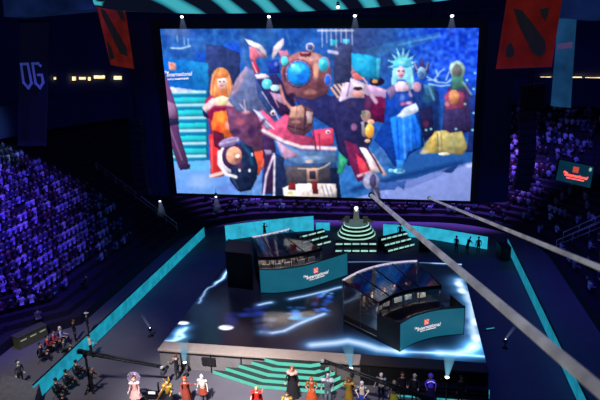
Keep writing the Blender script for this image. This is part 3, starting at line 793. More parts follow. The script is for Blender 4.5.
bolt([(440, 353), (456, 353.5), (468, 351), (474, 346)], .6, .8, .05, 2, halo=(40, 130, 190))
bolt([(459, 280), (462, 290), (468, 295), (472, 304), (472, 314), (475, 322), (474, 330), (477, 339), (474, 347)], .6, 1.0, .14, 3, halo=(40, 130, 190))
for q in ((459, 284), (462, 291), (475, 322), (476, 338)):
    w = w2([q])[0]; f.ell(w[0], w[1], .4, .6, (226, 240, 255), a=.9, soft=.9)
bolt([(348, 262), (400, 261.5), (432, 263), (478, 265)], .1, .3, .02, 2, core=(150, 170, 210), halo=(20, 40, 80))
bolt([(434, 263), (474, 265)], .2, .3, .02, 2, core=(200, 215, 235), halo=(20, 50, 90))
f.blur(1)
FV = np.stack([XX, YY, np.full_like(XX, SZ)], -1) + np.array(so)
colour_grid('led_floor', FV, f.linear(), mat_attr('led_floor_picture', 1.3, .22, .35, (6, 8, 14)), st)
# pale lip along the front
xs_ = -2.4
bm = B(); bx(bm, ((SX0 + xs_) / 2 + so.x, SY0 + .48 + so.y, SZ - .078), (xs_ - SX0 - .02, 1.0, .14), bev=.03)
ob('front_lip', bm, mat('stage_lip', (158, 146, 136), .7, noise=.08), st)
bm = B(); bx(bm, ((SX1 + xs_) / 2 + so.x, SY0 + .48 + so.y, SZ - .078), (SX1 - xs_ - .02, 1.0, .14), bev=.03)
ob('front_lip', bm, mat('stage_lip_shaded', (46, 40, 40), .7, noise=.1), st)  # right half shaded by its colour, as the white wash falls off
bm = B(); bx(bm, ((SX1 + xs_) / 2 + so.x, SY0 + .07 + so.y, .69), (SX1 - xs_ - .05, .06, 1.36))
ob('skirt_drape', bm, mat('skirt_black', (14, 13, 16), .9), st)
for x in np.arange(SX0 + 1.5, SX1, 2.0):
    bm = B(); bx(bm, (x + so.x, SY0 + so.y + .1, SZ / 2 - .1), (.03, .16, SZ - .25)); ob('skirting_seam', bm, mat('skirting_seam', (46, 45, 50), .8), st)
bm = B(); bx(bm, (on(183, 371, .4).x + 1.5 + so.x, SY0 + so.y + .14, .78), (.9, .16, .5)); ob('service_hatch', bm, mat('hatch', (22, 22, 26), .8), st)

# ---- front steps, half-hexagon with lit risers
sc_ = -6.35
stp = thing('stage_steps', 'half-hexagon steps with glowing green risers at the front of the stage', 'steps', (sc_, SY0 - .02, 0))
tread = mat('step_tread', (30, 46, 44), .8)
green_led = mat('green_riser', (16, 50, 44), .7, emit=(86, 178, 158), strength=1.4, noise=.06)
NS = 5
for k in range(NS):
    z1 = SZ - .06 - k * .29
    hw, fw, d = 1.9 + .86 * k, 1.0 + .28 * k, .3 + .2 * k
    hr = 1.75 + .34 * k
    pts = [(-hw, .0), (-fw, -d), (fw, -d), (hr, .0)]
    bm = B(); prism(bm, [(x, y, 0.0 if k == 0 else 0) for x, y in pts], (0, 0, z1))
    ob('step', bm, tread, stp)
    bm = B()
    wallstrip(bm, [(-hw, -.02), (-fw, -d - .02), (fw, -d - .02), (hr, -.02)], z1 - .25, z1 - .02, -.02)
    ob('lit_riser', bm, green_led, stp)
# ---- dark side steps on the right, with a teal strip along the foot
rs = thing('side_steps', 'low dark steps with a thin teal strip at the right front of the stage', 'steps', (2.35, 28.22, 0))
for k in range(3):
    bm = B(); bx(bm, (0, .1 - .12 * k, .55 - .18 * k), (5.2, .5, .02 + .18), bev=.01); ob('step', bm, mat('dark_step', (14, 15, 22), .7), rs)
bm = B(); bx(bm, (0, .1, .25), (5.2, .48, .5)); ob('step_base', bm, mat('dark_step', (14, 15, 22), .7), rs)
bm = B(); bx(bm, (0, -.42, .05), (5.2, .03, .1))
bx(bm, (2.62, -.15, .35), (.03, .1, .7))
ob('teal_strip', bm, mat('teal_strip', (30, 120, 120), .5, emit=(50, 168, 172), strength=.8, noise=.4, nscale=2.5), rs)


# ================================================================== LED BARRIERS
def barrier(label, pts, h, m, nseg):
    c = Vector((sum(q[0] for q in pts) / len(pts), sum(q[1] for q in pts) / len(pts), 0))
    t = thing('led_barrier', label, 'barrier', tuple(c), group=None)
    P = smooth_path([(q[0] - c.x, q[1] - c.y) for q in pts], nseg + 1)
    for i in range(nseg):
        a, b = P[i], P[i + 1]
        d = (b - a).normalized()
        bm = B(); wallstrip(bm, [a + d * .015, b - d * .015], .06, h, .08)
        ob('led_panel', bm, m, t)
    bm = B(); wallstrip(bm, P, 0, .06, .12); wallstrip(bm, P, h, h + .04, .1); ob('barrier_rail', bm, blackmetal, t)
    return t


barrier('long teal LED barrier along the floor in front of the left stand', [(-21.3, 24.4), (-21.27, 39), (-21.26, 53.2)], 1.15, teal_led, 10)
barrier('curved bright teal LED barrier behind the left booth', [on(226, 241)[:2], on(262, 236)[:2], on(300, 232)[:2], on(314, 231)[:2]], 1.75, teal_led_b, 6)
barrier('short teal LED barrier segment just left of the tiered trophy podium', [on(316, 231)[:2], on(323, 231)[:2], on(330, 231)[:2]], 1.0, teal_led_b, 2)
barrier('bright teal LED barrier to the right of the trophy podium', [on(383, 236)[:2], on(420, 238.5)[:2], on(455, 244)[:2], on(487, 250)[:2]], 1.35, teal_led_b, 6)
barrier('long teal LED barrier along the floor in front of the right stand', [on(507, 249)[:2], on(538, 316)[:2], on(588, 426)[:2]], 1.1, mat('teal_led_dim', (4, 20, 24), .5, emit=(24, 122, 148), strength=1.0, noise=.25, nscale=1.2), 10)


# ================================================================== LOGO helper on a plan curve
def curve_place(P, s0, outw):
    """returns f(x,y)-> local point on curve P (list of Vectors), x along, outw offset sign"""
    L = [0]
    for i in range(1, len(P)): L.append(L[-1] + (P[i] - P[i - 1]).length)

    def g(x, y, off=.03):
        s = max(0, min(L[-1] - 1e-4, s0 * L[-1] + x)); j = 0
        while L[j + 1] < s: j += 1
        t = (s - L[j]) / (L[j + 1] - L[j]); q = P[j].lerp(P[j + 1], t)
        d = (P[j + 1] - P[j]).normalized(); n = Vector((d.y, -d.x, 0)) * outw
        return Vector((q.x + n.x * off, q.y + n.y * off, y))
    return g


def emblem_polys(s):
    """slash, triangle and drop of the square emblem, in a unit square scaled s (centre origin)"""
    sl = [(-.36, .44), (-.22, .36), (.30, -.16), (.36, -.36), (.20, -.42), (.06, -.36), (-.38, .22)]
    tr = [(.10, .42), (.40, .42), (.40, .08), (.30, .14)]
    dr = [(-.36, -.04), (-.22, -.14), (-.14, -.34), (-.24, -.42), (-.40, -.40), (-.42, -.2)]
    return [[(x * s, y * s) for x, y in q] for q in (sl, tr, dr)]


def panel_logo(parent, P, s0, zc, sc):
    g = curve_place(P, s0, 1)
    bm = B()
    h = .38 * sc
    for i in range(4):
        x0, x1 = -h + i * h / 2, -h + (i + 1) * h / 2
        bm.faces.new([bm.verts.new(g(x, y, .03)) for x, y in ((x0, zc + .22 * sc), (x1, zc + .22 * sc), (x1, zc + .22 * sc + 2 * h), (x0, zc + .22 * sc + 2 * h))])
    e = ob('emblem', bm, logo_red, parent)
    bm = B()
    for q in emblem_polys(2 * h): bm.faces.new([bm.verts.new(g(x, zc + .22 * sc + h + y, .045)) for x, y in q])
    ob('emblem_mark', bm, mat('emblem_pale', (250, 190, 170), .5, emit=(250, 176, 160), strength=.9), e)
    for body, sz, x, z, sh in (('The', .42 * sc, -1.75 * sc, zc + .12 * sc, .25), ('International', .72 * sc, .25 * sc, zc - .16 * sc, .25), ('DOTA 2 CHAMPIONSHIPS', .22 * sc, .2 * sc, zc - .58 * sc, 0)):
        t = text_bm(body, sz, sh, .012 * sc, .001)
        for v in t.verts: v.co = g(v.co.x + x, v.co.y + z, .05 + v.co.z)
        ob('lettering', t, logo_white, parent)


# ================================================================== PEOPLE
def skin_mesh(verts, edges, root, sub=1):
    me = bpy.data.meshes.new('body')
    me.from_pydata([v[0] for v in verts], edges, [])
    o = bpy.data.objects.new('body', me); COL.objects.link(o)
    o.modifiers.new('skin', 'SKIN')
    for i, v in enumerate(verts):
        sv = me.skin_vertices[0].data[i]
        r = v[1]; sv.radius = (r, r) if not isinstance(r, tuple) else r
        sv.use_root = i in root
    if sub:
        m = o.modifiers.new('sub', 'SUBSURF'); m.levels = sub; m.render_levels = sub
    bpy.context.view_layer.update()
    out = bpy.data.meshes.new_from_object(o.evaluated_get(bpy.context.evaluated_depsgraph_get()))
    bpy.data.objects.remove(o); bpy.data.meshes.remove(me)
    return out


def body_mesh(pose='stand', armL=None, armR=None, sub=1, fingers=True, face=True, sleeve=True, scale=1.0, lean=0.0, legs=None, headyaw=0.0):
    """one continuous human body, facing -Y, feet (or seat) at z=0. material slots: skin, top, bottom, shoes, dark"""
    V, E, T = [], [], []          # verts (co, r), edges, bone material

    def v(co, r): V.append((tuple(co), r)); return len(V) - 1

    def e(a, b, mi): E.append((a, b)); T.append(mi)
    seat = pose == 'sit'
    pz = .14 if seat else .93
    up = lambda z, y=0: (0, y - lean * (z - pz), pz + (z - .93) * 1.0)
    pel = v(up(.93), (.16, .12)); sp = v(up(1.10), (.14, .105)); ch = v(up(1.30, .01), (.17, .12)); nb = v(up(1.43, .01), (.085, .08)); nk = v(up(1.50, .0), (.055, .055))
    h1 = v(up(1.57, -.02), (.075, .085)); h2 = v(up(1.65, -.015), (.08, .1)); h3 = v(up(1.735, .0), (.06, .07))
    e(pel, sp, 1); e(sp, ch, 1); e(ch, nb, 1); e(nb, nk, 0); e(nk, h1, 0); e(h1, h2, 0); e(h2, h3, 0)
    roots = {pel}
    for sd, arm in ((1, armL), (-1, armR)):
        sh = v(Vector(up(1.39, .01)) + Vector((sd * .185, 0, 0)), .06)
        if arm is None: arm = [(.25, .03, 1.13), (.27, -.05, .88)] if not seat else [(.25, -.06, 1.12), (.16, -.30, 1.02)]
        el = Vector((sd * arm[0][0], arm[0][1] - lean * (arm[0][2] - .93), arm[0][2] - .93 + pz))
        wr = Vector((sd * arm[1][0], arm[1][1] - lean * (arm[1][2] - .93), arm[1][2] - .93 + pz))
        a1 = v(el, .043); a2 = v(wr, .029)
        e(ch, sh, 1); e(sh, a1, 1); e(a1, a2, 1 if sleeve else 0)
        d = (wr - el).normalized()
        palm = v(wr + d * .06, (.036, .022)); e(a2, palm, 0)
        if fingers:
            side = d.cross(Vector((0, 1, .2))).normalized(); nrm = d.cross(side)
            for k, (o_, L) in enumerate(((-.027, .062), (-.009, .074), (.009, .07), (.026, .054))):
                b0 = wr + d * .075 + side * o_; m1 = b0 + d * L * .6 + nrm * .006; m2 = b0 + d * L * 1.1 + nrm * .03
                i0, i1, i2 = v(b0, .009), v(m1, .0085), v(m2, .007); e(i0, i1, 0); e(i1, i2, 0); roots.add(i0)
            b0 = wr + d * .03 + side * -.024; m1 = b0 + d * .03 + side * -.03 + nrm * .012; m2 = m1 + d * .028 + side * -.006 + nrm * .01
            i0, i1, i2 = v(b0, .011), v(m1, .0095), v(m2, .008); e(i0, i1, 0); e(i1, i2, 0); roots.add(i0)
        if seat:
            hp = v((sd * .1, -.02, .13), .085); kn = v((sd * .13, -.44, .15), .062); an = v((sd * .13, -.46, -.30), .042); to = v((sd * .14, -.64, -.36), .035)
        else:
            lg = (legs or {}).get(sd, ((.105, -.015, .50), (.115, .025, .09)))
            k_, a_ = lg
            hp = v((sd * .095, 0, .86), .095); kn = v((sd * k_[0], k_[1], k_[2]), .06); an = v((sd * a_[0], a_[1], a_[2]), .042); to = v((sd * (a_[0] + .015), a_[1] - .17, max(.03, a_[2] - .055)), .033)
        e(pel, hp, 2); e(hp, kn, 2); e(kn, an, 2); e(an, to, 3)
    me = skin_mesh(V, E, roots, sub)
    # material by nearest bone
    A = np.array([V[a][0] for a, b in E]); Bq = np.array([V[b][0] for a, b in E]); D = Bq - A; DD = (D * D).sum(1)
    TT = np.array(T)
    mis = []
    for pl in me.polygons:
        c = np.array(pl.center)
        t = np.clip(((c - A) * D).sum(1) / DD, 0, 1)
        d = np.linalg.norm(c - (A + D * t[:, None]), axis=1)
        mis.append(int(TT[d.argmin()])); pl.use_smooth = True
    bm = bmesh.new(); bm.from_mesh(me); bpy.data.meshes.remove(me)
    for fce, mi in zip(bm.faces, mis): fce.material_index = mi
    if face:
        hc = Vector(up(1.64, -.015))
        n0 = len(bm.verts)
        for sd in (1, -1):
            ball(bm, hc + Vector((sd * .033, -.088, .012)), (.014, .01, .01), 4, 1)
            ball(bm, hc + Vector((sd * .09, .005, -.005)), (.012, .025, .035), 0, 1)
        ball(bm, hc + Vector((0, -.103, -.02)), (.013, .02, .024), 0, 1)
        ball(bm, hc + Vector((0, -.088, -.062)), (.026, .01, .007), 4, 1)
        bm.verts.ensure_lookup_table()
        if headyaw:
            bmesh.ops.rotate(bm, cent=hc, matrix=Matrix.Rotation(headyaw, 3, 'Z'), verts=[w for w in bm.verts if w.co.z > pz + .60])
    if scale != 1: bmesh.ops.scale(bm, vec=(scale,) * 3, verts=bm.verts)
    return bm


def finish_mesh(bm, mats):
    me = bpy.data.meshes.new('body'); bm.to_mesh(me); bm.free()
    for m in mats: me.materials.append(m)
    return me


def cloth(name, rgb, rough=.8, **k): return mat('cloth_' + name, rgb, rough, **k)


SK = mat('skin_light', (214, 168, 146), .55); SK2 = mat('skin_tan', (178, 128, 104), .55); SKP = mat('skin_pale', (236, 214, 206), .55)
EYE = mat('eye_dark', (30, 22, 24), .4)
SHOE = mat('shoe_dark', (24, 22, 26), .6)


def hair_bm(long=0.0, s=1.0, z=1.66, seat=False):
    """hair cap with optional length down the back"""
    bm = B()
    pz = .14 - .93 if seat else 0
    vs = ball(bm, (0, .015, z + pz + .025), (.102 * s, .118 * s, .105 * s), 0, 2)
    dele = [w for w in bm.verts if w.co.y < -.045 and w.co.z < z + pz + .055]
    bmesh.ops.delete(bm, geom=dele, context='VERTS')
    if long:
        pts = []
        for i in range(7):
            t = i / 6
            pts.append((0, .07 + .05 * math.sin(t * 2), z + pz + .03 - long * t))
        n = len(bm.verts)
        for i in range(-3, 4):
            tube(bm, [(x + i * .03, y - .012 * abs(i), zz) for x, y, zz in pts], [.022, .028, .03, .03, .028, .02, .008], 5)
    return bm


PID = {}


def person(loc, rz, label, mats, group=None, name='person', **kw):
    me = finish_mesh(body_mesh(**kw), mats)
    o = bpy.data.objects.new(name, me); COL.objects.link(o)
    o.location = loc; o.rotation_euler[2] = rz
    tag(o, label, 'person', group)
    return o


def kit(parent, name, bm, m, smooth=True):
    return ob(name, bm, m, parent, smooth=smooth)


def pauldrons(parent, m, s=1.0, spikes=False):
    for sd in (1, -1):
        bm = B(); ball(bm, (sd * .21, .0, 1.42), (.11 * s, .12 * s, .085 * s), 0, 2)
        bmesh.ops.delete(bm, geom=[w for w in bm.verts if w.co.z < 1.385], context='VERTS')
        for k in range(3): lathe(bm, [(.02 * s, 0), (.022 * s, .01), (.004, .1 * s)], (sd * (.16 + .06 * k), 0, 1.48 - .012 * k), 6) if spikes else None
        kit(parent, 'pauldron', bm, m)


def skirt(parent, m, z0=.98, z1=.12, r0=.16, r1=.40, folds=9, name='skirt'):
    bm = B()
    prof = []
    for i in range(8):
        t = i / 7; prof.append((r0 + (r1 - r0) * t ** .8, z0 + (z1 - z0) * t))
    n = 36; rings = []
    for i, (r, z) in enumerate(prof):
        wob = .07 * i / 7
        rings.append([bm.verts.new((r * (1 + wob * math.cos(folds * 2 * PI * k / n)) * math.cos(2 * PI * k / n), r * .85 * (1 + wob * math.cos(folds * 2 * PI * k / n)) * math.sin(2 * PI * k / n), z)) for k in range(n)])
    for i in range(7):
        for k in range(n): bm.faces.new((rings[i][k], rings[i][(k + 1) % n], rings[i + 1][(k + 1) % n], rings[i + 1][k]))
    return kit(parent, name, bm, m)


def cape(parent, m, z0=1.42, z1=.15, w0=.2, w1=.42):
    bm = B(); n, r = 12, 9; G = []
    for i in range(r):
        t = i / (r - 1); row = []
        for k in range(n):
            u = k / (n - 1) * 2 - 1; w = w0 + (w1 - w0) * t
            row.append(bm.verts.new((u * w, .13 + .14 * t + .035 * math.cos(u * 9) * t - .06 * u * u, z0 + (z1 - z0) * t)))
        G.append(row)
    for i in range(r - 1):
        for k in range(n - 1): bm.faces.new((G[i][k], G[i][k + 1], G[i + 1][k + 1], G[i + 1][k]))
    bmesh.ops.solidify(bm, geom=bm.faces[:], thickness=.012)
    return kit(parent, 'cape', bm, m)


def breastplate(parent, m):
    bm = B(); lathe(bm, [(.13, 1.0), (.17, 1.06), (.185, 1.2), (.2, 1.32), (.17, 1.43), (.09, 1.47)], n=20, sy=.74)
    return kit(parent, 'breastplate', bm, m)


def greaves(parent, m):
    for sd in (1, -1):
        bm = B(); lathe(bm, [(.055, .1), (.07, .16), (.082, .36), (.085, .5), (.06, .54)], (sd * .11, .0, 0), 12); kit(parent, 'greave', bm, m)


def gauntlets(parent, m, arms):
    for sd in (1, -1):
        e, w = (Vector((sd * q[0], q[1], q[2])) for q in arms)
        bm = B(); tube(bm, [e.lerp(w, .35), e.lerp(w, .7), w], [.055, .052, .046], 10); kit(parent, 'gauntlet', bm, m)


def P0(px, py, z=0.0): return tuple(on(px, py, z))


def face_cam(px, py): 
    v = on(px, py); return math.atan2(v.x, v.y) * -1 * 0


gold = mat('costume_gold', (206, 164, 62), .35, .5, noise=.3, nscale=9); brass = mat('costume_brass', (160, 112, 60), .4, .5, noise=.3)
cream = mat('costume_cream', (232, 216, 200), .7); orange = mat('costume_orange', (216, 92, 44), .7, noise=.3, nscale=8); red = mat('costume_red', (190, 28, 26), .7, noise=.25, nscale=7)
pinkm = mat('costume_pink', (236, 178, 170), .6, noise=.2, nscale=9); brown = mat('costume_brown', (92, 58, 46), .7); steel = mat('costume_steel', (150, 158, 176), .35, .5, noise=.3, nscale=9)
dark = mat('costume_dark', (28, 26, 34), .7); bluec = mat('costume_blue', (44, 66, 170), .7, noise=.2, nscale=6); ygreen = mat('costume_yellow_green', (178, 182, 62), .7)
rust = mat('costume_rust', (150, 62, 44), .7, noise=.3, nscale=8); blond = mat('hair_blonde', (206, 160, 98), .6, noise=.3, nscale=20); redhair = mat('hair_red', (206, 92, 44), .6, noise=.3, nscale=20)
dhair = mat('hair_dark', (26, 20, 20), .6, noise=.3, nscale=20); whair = mat('hair_white', (228, 226, 226), .6, noise=.1, nscale=20)

GP = None
# 1 pink and white, round iridescent halo
a = person(P0(137, 404), .15, 'performer in pale pink costume with a round iridescent halo headdress, far left of front row', [SKP, pinkm, pinkm, cream, EYE], armL=[(.26, -.02, 1.16), (.3, -.18, 1.0)], armR=[(.27, -.04, 1.15), (.3, -.2, 1.0)])
bm = B()
for r_, w in ((.36, .035), (.27, .03), (.18, .02)):
    pts = [(r_ * math.cos(t), .08, 1.72 + r_ * math.sin(t)) for t in np.linspace(0, 2 * PI, 29)]
    tube(bm, pts, w, 6, 0, False)
for k in range(16): t = 2 * PI * k / 16; tube(bm, [(.12 * math.cos(t), .08, 1.72 + .12 * math.sin(t)), (.40 * math.cos(t), .08, 1.72 + .40 * math.sin(t))], .015, 5)
kit(a, 'halo_headdress', bm, mat('iridescent', (190, 170, 200), .25, .4, noise=.5, nscale=12))
kit(a, 'hair', hair_bm(.35), blond); skirt(a, pinkm, .98, .5, .17, .36); pauldrons(a, cream, 1.1)
# 2 gold with staff
arms = [(.3, -.1, 1.2), (.34, -.3, 1.12)]
a = person(P0(170, 407), -.1, 'performer in black and gold armour gripping a long diagonal staff, beside the rust-robed one', [SK2, gold, dark, brown, EYE], armL=arms, armR=arms, lean=.12)
breastplate(a, gold); pauldrons(a, gold, 1.35, True); skirt(a, dark, .98, .45, .18, .34); greaves(a, gold); kit(a, 'hair', hair_bm(.2), dhair)
bm = B(); ball(bm, (0, .0, 1.66), (.125, .13, .12), 0, 2); bmesh.ops.delete(bm, geom=[w for w in bm.verts if w.co.z < 1.66], context='VERTS')
for sd in (1, -1): tube(bm, [(sd * .1, 0, 1.72), (sd * .2, 0, 1.8), (sd * .22, -.02, 1.95)], [.03, .022, .004], 6)
kit(a, 'horned_helmet', bm, gold)
stf = thing('staff', 'long gilded staff held diagonally by the black and gold armoured performer', 'staff', tuple(Vector(P0(170, 407)) + Vector((-.36, -.42, .1))))
bm = B(); tube(bm, [(-.62, -.1, .0), (.1, -.1, 1.05), (.75, -.1, 2.0)], .034, 8); ob('shaft', bm, brass, stf)
bm = B(); lathe(bm, [(.02, 0), (.07, .05), (.05, .12), (.06, .2), (.005, .34)], (.75, -.1, 1.98), 10); ob('staff_head', bm, gold, stf)
# 3 rust robe with raised arm
a = person(P0(187, 404), .1, 'performer in a long rust-orange hooded robe with one arm stretched out', [SK, rust, rust, brown, EYE], armL=[(.36, -.04, 1.36), (.6, -.08, 1.42)], armR=[(.26, -.03, 1.13), (.26, -.2, .95)])
skirt(a, rust, 1.05, .03, .17, .29, 7, 'robe'); cape(a, rust, 1.45, .2, .2, .3)
bm = B(); ball(bm, (0, .03, 1.68), (.135, .14, .15), 0, 2); bmesh.ops.delete(bm, geom=[w for w in bm.verts if w.co.y < -.06 and w.co.z < 1.74], context='VERTS'); kit(a, 'hood', bm, orange)
# 4 white helmet armour
a = person(P0(204, 401.5), -.1, 'performer in white helmet and pale armour with rust-red skirt, standing apart left of the steps', [SKP, cream, mat('costume_grey', (96, 98, 108), .6), steel, EYE], armL=[(.28, .02, 1.14), (.33, -.04, .92)], armR=[(.28, .02, 1.14), (.33, -.04, .92)])
breastplate(a, cream); pauldrons(a, cream, .95); skirt(a, rust, .99, .58, .17, .28); greaves(a, mat('costume_grey', (96, 98, 108))); cape(a, dark, 1.42, .5, .2, .33)
bm = B(); ball(bm, (0, -.0, 1.66), (.12, .13, .14), 0, 2); bmesh.ops.delete(bm, geom=[w for w in bm.verts if w.co.y < -.07 and 1.56 < w.co.z < 1.68], context='VERTS'); tube(bm, [(0, -.1, 1.76), (0, 0, 1.84), (0, .12, 1.76)], .025, 6); kit(a, 'helmet', bm, whair)
# 5 red with raised arm
a = person(P0(258, 414), .1, 'performer in bright red costume with blonde hair raising one arm', [SK, red, red, brown, EYE], armL=[(.33, -.06, 1.42), (.36, -.1, 1.68)], armR=[(.3, -.02, 1.2), (.3, -.24, 1.08)], sleeve=False)
kit(a, 'hair', hair_bm(.3), blond); skirt(a, red, 1.0, .2, .18, .40); pauldrons(a, red, 1.2); cape(a, red, 1.44, .25, .22, .46)
# 6 small cream gold
a = person(P0(288, 420), 0, 'performer in cream and brown costume cut by the bottom edge below the steps', [SK, cream, brown, brown, EYE], armL=[(.33, -.06, 1.2), (.4, -.16, 1.05)], armR=[(.33, -.06, 1.2), (.4, -.16, 1.05)])
kit(a, 'hair', hair_bm(.2), mat('hair_brown', (96, 62, 42), .6)); pauldrons(a, gold, 1.1); skirt(a, brown, .98, .5)
# 7 pink shoulders, dark body on the steps
v7 = on(293, 396, .0)
a = person((-6.2, 27.0, 0), 0, 'performer with orange hair, pale fur shoulders and dark gown at the foot of the steps', [SK, dark, dark, SHOE, EYE], armL=[(.3, -.03, 1.15), (.34, -.1, .92)], armR=[(.3, -.03, 1.15), (.34, -.1, .92)], scale=1.12)
def sc12(bm, s=1.12): bmesh.ops.scale(bm, vec=(s,) * 3, verts=bm.verts); return bm
kit(a, 'hair', sc12(hair_bm(.25)), redhair)
bm = B()
for k in range(26): t = 2 * PI * k / 26; ball(bm, (.22 * math.cos(t), .15 * math.sin(t), 1.43 + .03 * math.sin(5 * t)), (.085, .08, .08), 0, 1)
kit(a, 'fur_collar', sc12(bm), pinkm)
o = skirt(a, dark, 1.12, .08, .2, .44); cape(a, mat('costume_mauve', (84, 52, 70), .8), 1.5, .2, .24, .44)
# 8 orange
a = person(P0(312, 404), .1, 'performer in orange-red dress with hands on hips, right of the steps', [SK, orange, orange, brown, EYE], armL=[(.36, .03, 1.18), (.2, -.08, 1.02)], armR=[(.36, .03, 1.18), (.2, -.08, 1.02)], sleeve=False)
kit(a, 'hair', hair_bm(.4), redhair); skirt(a, orange, 1.0, .3, .17, .34); pauldrons(a, brass, 1.0)
# 9 steel blue armour
arms = [(.32, -.02, 1.17), (.28, -.22, 1.06)]
a = person(P0(328, 403), -.05, 'tall performer in pale steel-blue armour under the head of the camera crane', [SKP, steel, steel, steel, EYE], armL=arms, armR=arms, scale=1.08)
for fn in (lambda: breastplate(a, steel), lambda: pauldrons(a, mat('costume_pale_blue', (196, 206, 222), .5), 1.5), lambda: greaves(a, steel), lambda: gauntlets(a, steel, arms)): fn()
for c in a.children: c.scale = (1.08,) * 3
bm = B(); ball(bm, (0, 0, 1.67), (.125, .135, .145), 0, 2); bmesh.ops.delete(bm, geom=[w for w in bm.verts if w.co.y < -.08 and 1.58 < w.co.z < 1.7], context='VERTS')
for sd in (1, -1): tube(bm, [(sd * .1, 0, 1.74), (sd * .2, .02, 1.86), (sd * .16, .02, 2.0)], [.035, .028, .004], 6)
c = kit(a, 'winged_helmet', bm, mat('costume_pale_blue', (196, 206, 222))); c.scale = (1.08,) * 3
# 10 gold
arms = [(.36, -.04, 1.28), (.46, -.14, 1.36)]
a = person(P0(349, 405), .1, 'performer in shining gold dress with arms held wide, under the blue light beam', [SK2, gold, gold, gold, EYE], armL=arms, armR=arms, sleeve=False)
skirt(a, gold, 1.0, .05, .16, .30, 8); kit(a, 'hair', hair_bm(.3), mat('hair_brown', (96, 62, 42))); pauldrons(a, gold, 1.1)
bm = B()
for k in range(9): t = PI * k / 8; tube(bm, [(.1 * math.cos(t), 0, 1.72 + .06 * math.sin(t)), (.16 * math.cos(t), 0, 1.76 + .13 * math.sin(t))], [.018, .003], 5)
kit(a, 'crown', bm, gold)
# 11 white bodice blue skirt
a = person(P0(362, 409), 0, 'performer with white hair, pale bodice and wide blue skirt', [SKP, cream, bluec, SHOE, EYE], armL=[(.33, .0, 1.14), (.2, -.2, 1.02)], armR=[(.33, .0, 1.14), (.2, -.2, 1.02)], sleeve=False)
skirt(a, bluec, 1.02, .04, .17, .5, 10); kit(a, 'hair', hair_bm(.45, 1.15), whair); pauldrons(a, steel, 1.1)
bm = B(); tube(bm, [(.36 * math.cos(t), .02 + .2 * math.sin(t), 1.16 + .05 * math.sin(2 * t)) for t in np.linspace(-.3, PI + .3, 15)], .05, 7); kit(a, 'fur_stole', bm, cream)
# 12-16 darker row on the right
a = person(P0(381, 400), -.1, 'performer in grey and white top with dark trousers, right of the blue skirt', [SKP, mat('cloth_pale_grey', (150, 152, 160), .8, noise=.3, nscale=8), dark, SHOE, EYE], armL=[(.26, -.04, 1.15), (.16, -.24, 1.12)], armR=[(.3, .02, 1.16), (.36, -.02, .95)])
kit(a, 'hair', hair_bm(0), whair); pauldrons(a, steel, 1.0)
a = person(P0(394, 408), 0, 'performer in mottled grey top and yellow-green skirt', [SK, mat('cloth_mottled', (104, 92, 84), .8, noise=.5, nscale=9), ygreen, SHOE, EYE], armL=[(.28, .0, 1.15), (.3, -.1, .92)], armR=[(.28, 0, 1.15), (.3, -.1, .92)])
kit(a, 'hair', hair_bm(.3), mat('hair_grey', (150, 140, 132), .6)); skirt(a, ygreen, .98, .1, .16, .3)
a = person(P0(402, 399), .2, 'crew member in black shirt standing behind the end of the right crane arm', [SK, dark, dark, SHOE, EYE], armL=[(.26, .0, 1.14), (.2, -.22, 1.06)], armR=[(.26, 0, 1.14), (.2, -.22, 1.06)])
kit(a, 'hair', hair_bm(0), mat('hair_auburn', (82, 36, 30), .6))
a = person(P0(414, 401), -.3, 'crew member with pale hair and dark jacket beside the crane counterweight', [SKP, mat('cloth_charcoal', (44, 42, 50), .8), dark, SHOE, EYE], armL=[(.28, .0, 1.16), (.3, -.2, 1.04)], armR=[(.28, 0, 1.16), (.3, -.2, 1.04)])
kit(a, 'hair', hair_bm(.1), whair)
a = person(P0(430, 401.5), .1, 'performer in glowing violet-blue hooded costume before the dark side steps', [SK2, mat('cloth_violet_glow', (70, 50, 190), .6, emit=(58, 44, 176), strength=.5, noise=.4, nscale=9), mat('cloth_violet', (36, 28, 96), .8), SHOE, EYE], armL=[(.3, .0, 1.15), (.24, -.2, 1.02)], armR=[(.3, 0, 1.15), (.24, -.2, 1.02)])
bm = B(); ball(bm, (0, .03, 1.68), (.14, .145, .155), 0, 2); bmesh.ops.delete(bm, geom=[w for w in bm.verts if w.co.y < -.06 and w.co.z < 1.72], context='VERTS'); kit(a, 'hood', bm, mat('cloth_violet_glow', (70, 50, 190)))
bm = B(); tube(bm, [(.2 * math.cos(t), -.13 - .02 * math.sin(t), 1.28 + .14 * math.sin(t)) for t in np.linspace(.2, PI - .2, 12)], .02, 6); kit(a, 'light_band', bm, mat('violet_light', (190, 190, 255), .4, emit=(180, 180, 255), strength=1.0))
skirt(a, mat('cloth_violet', (36, 28, 96)), 1.0, .2, .18, .36)
a = person(P0(460, 403), .4, 'crew member in dark green jacket standing in shadow near the side steps', [SK2, mat('cloth_dark_green', (34, 46, 34), .8), dark, SHOE, EYE])
kit(a, 'hair', hair_bm(0), dhair)

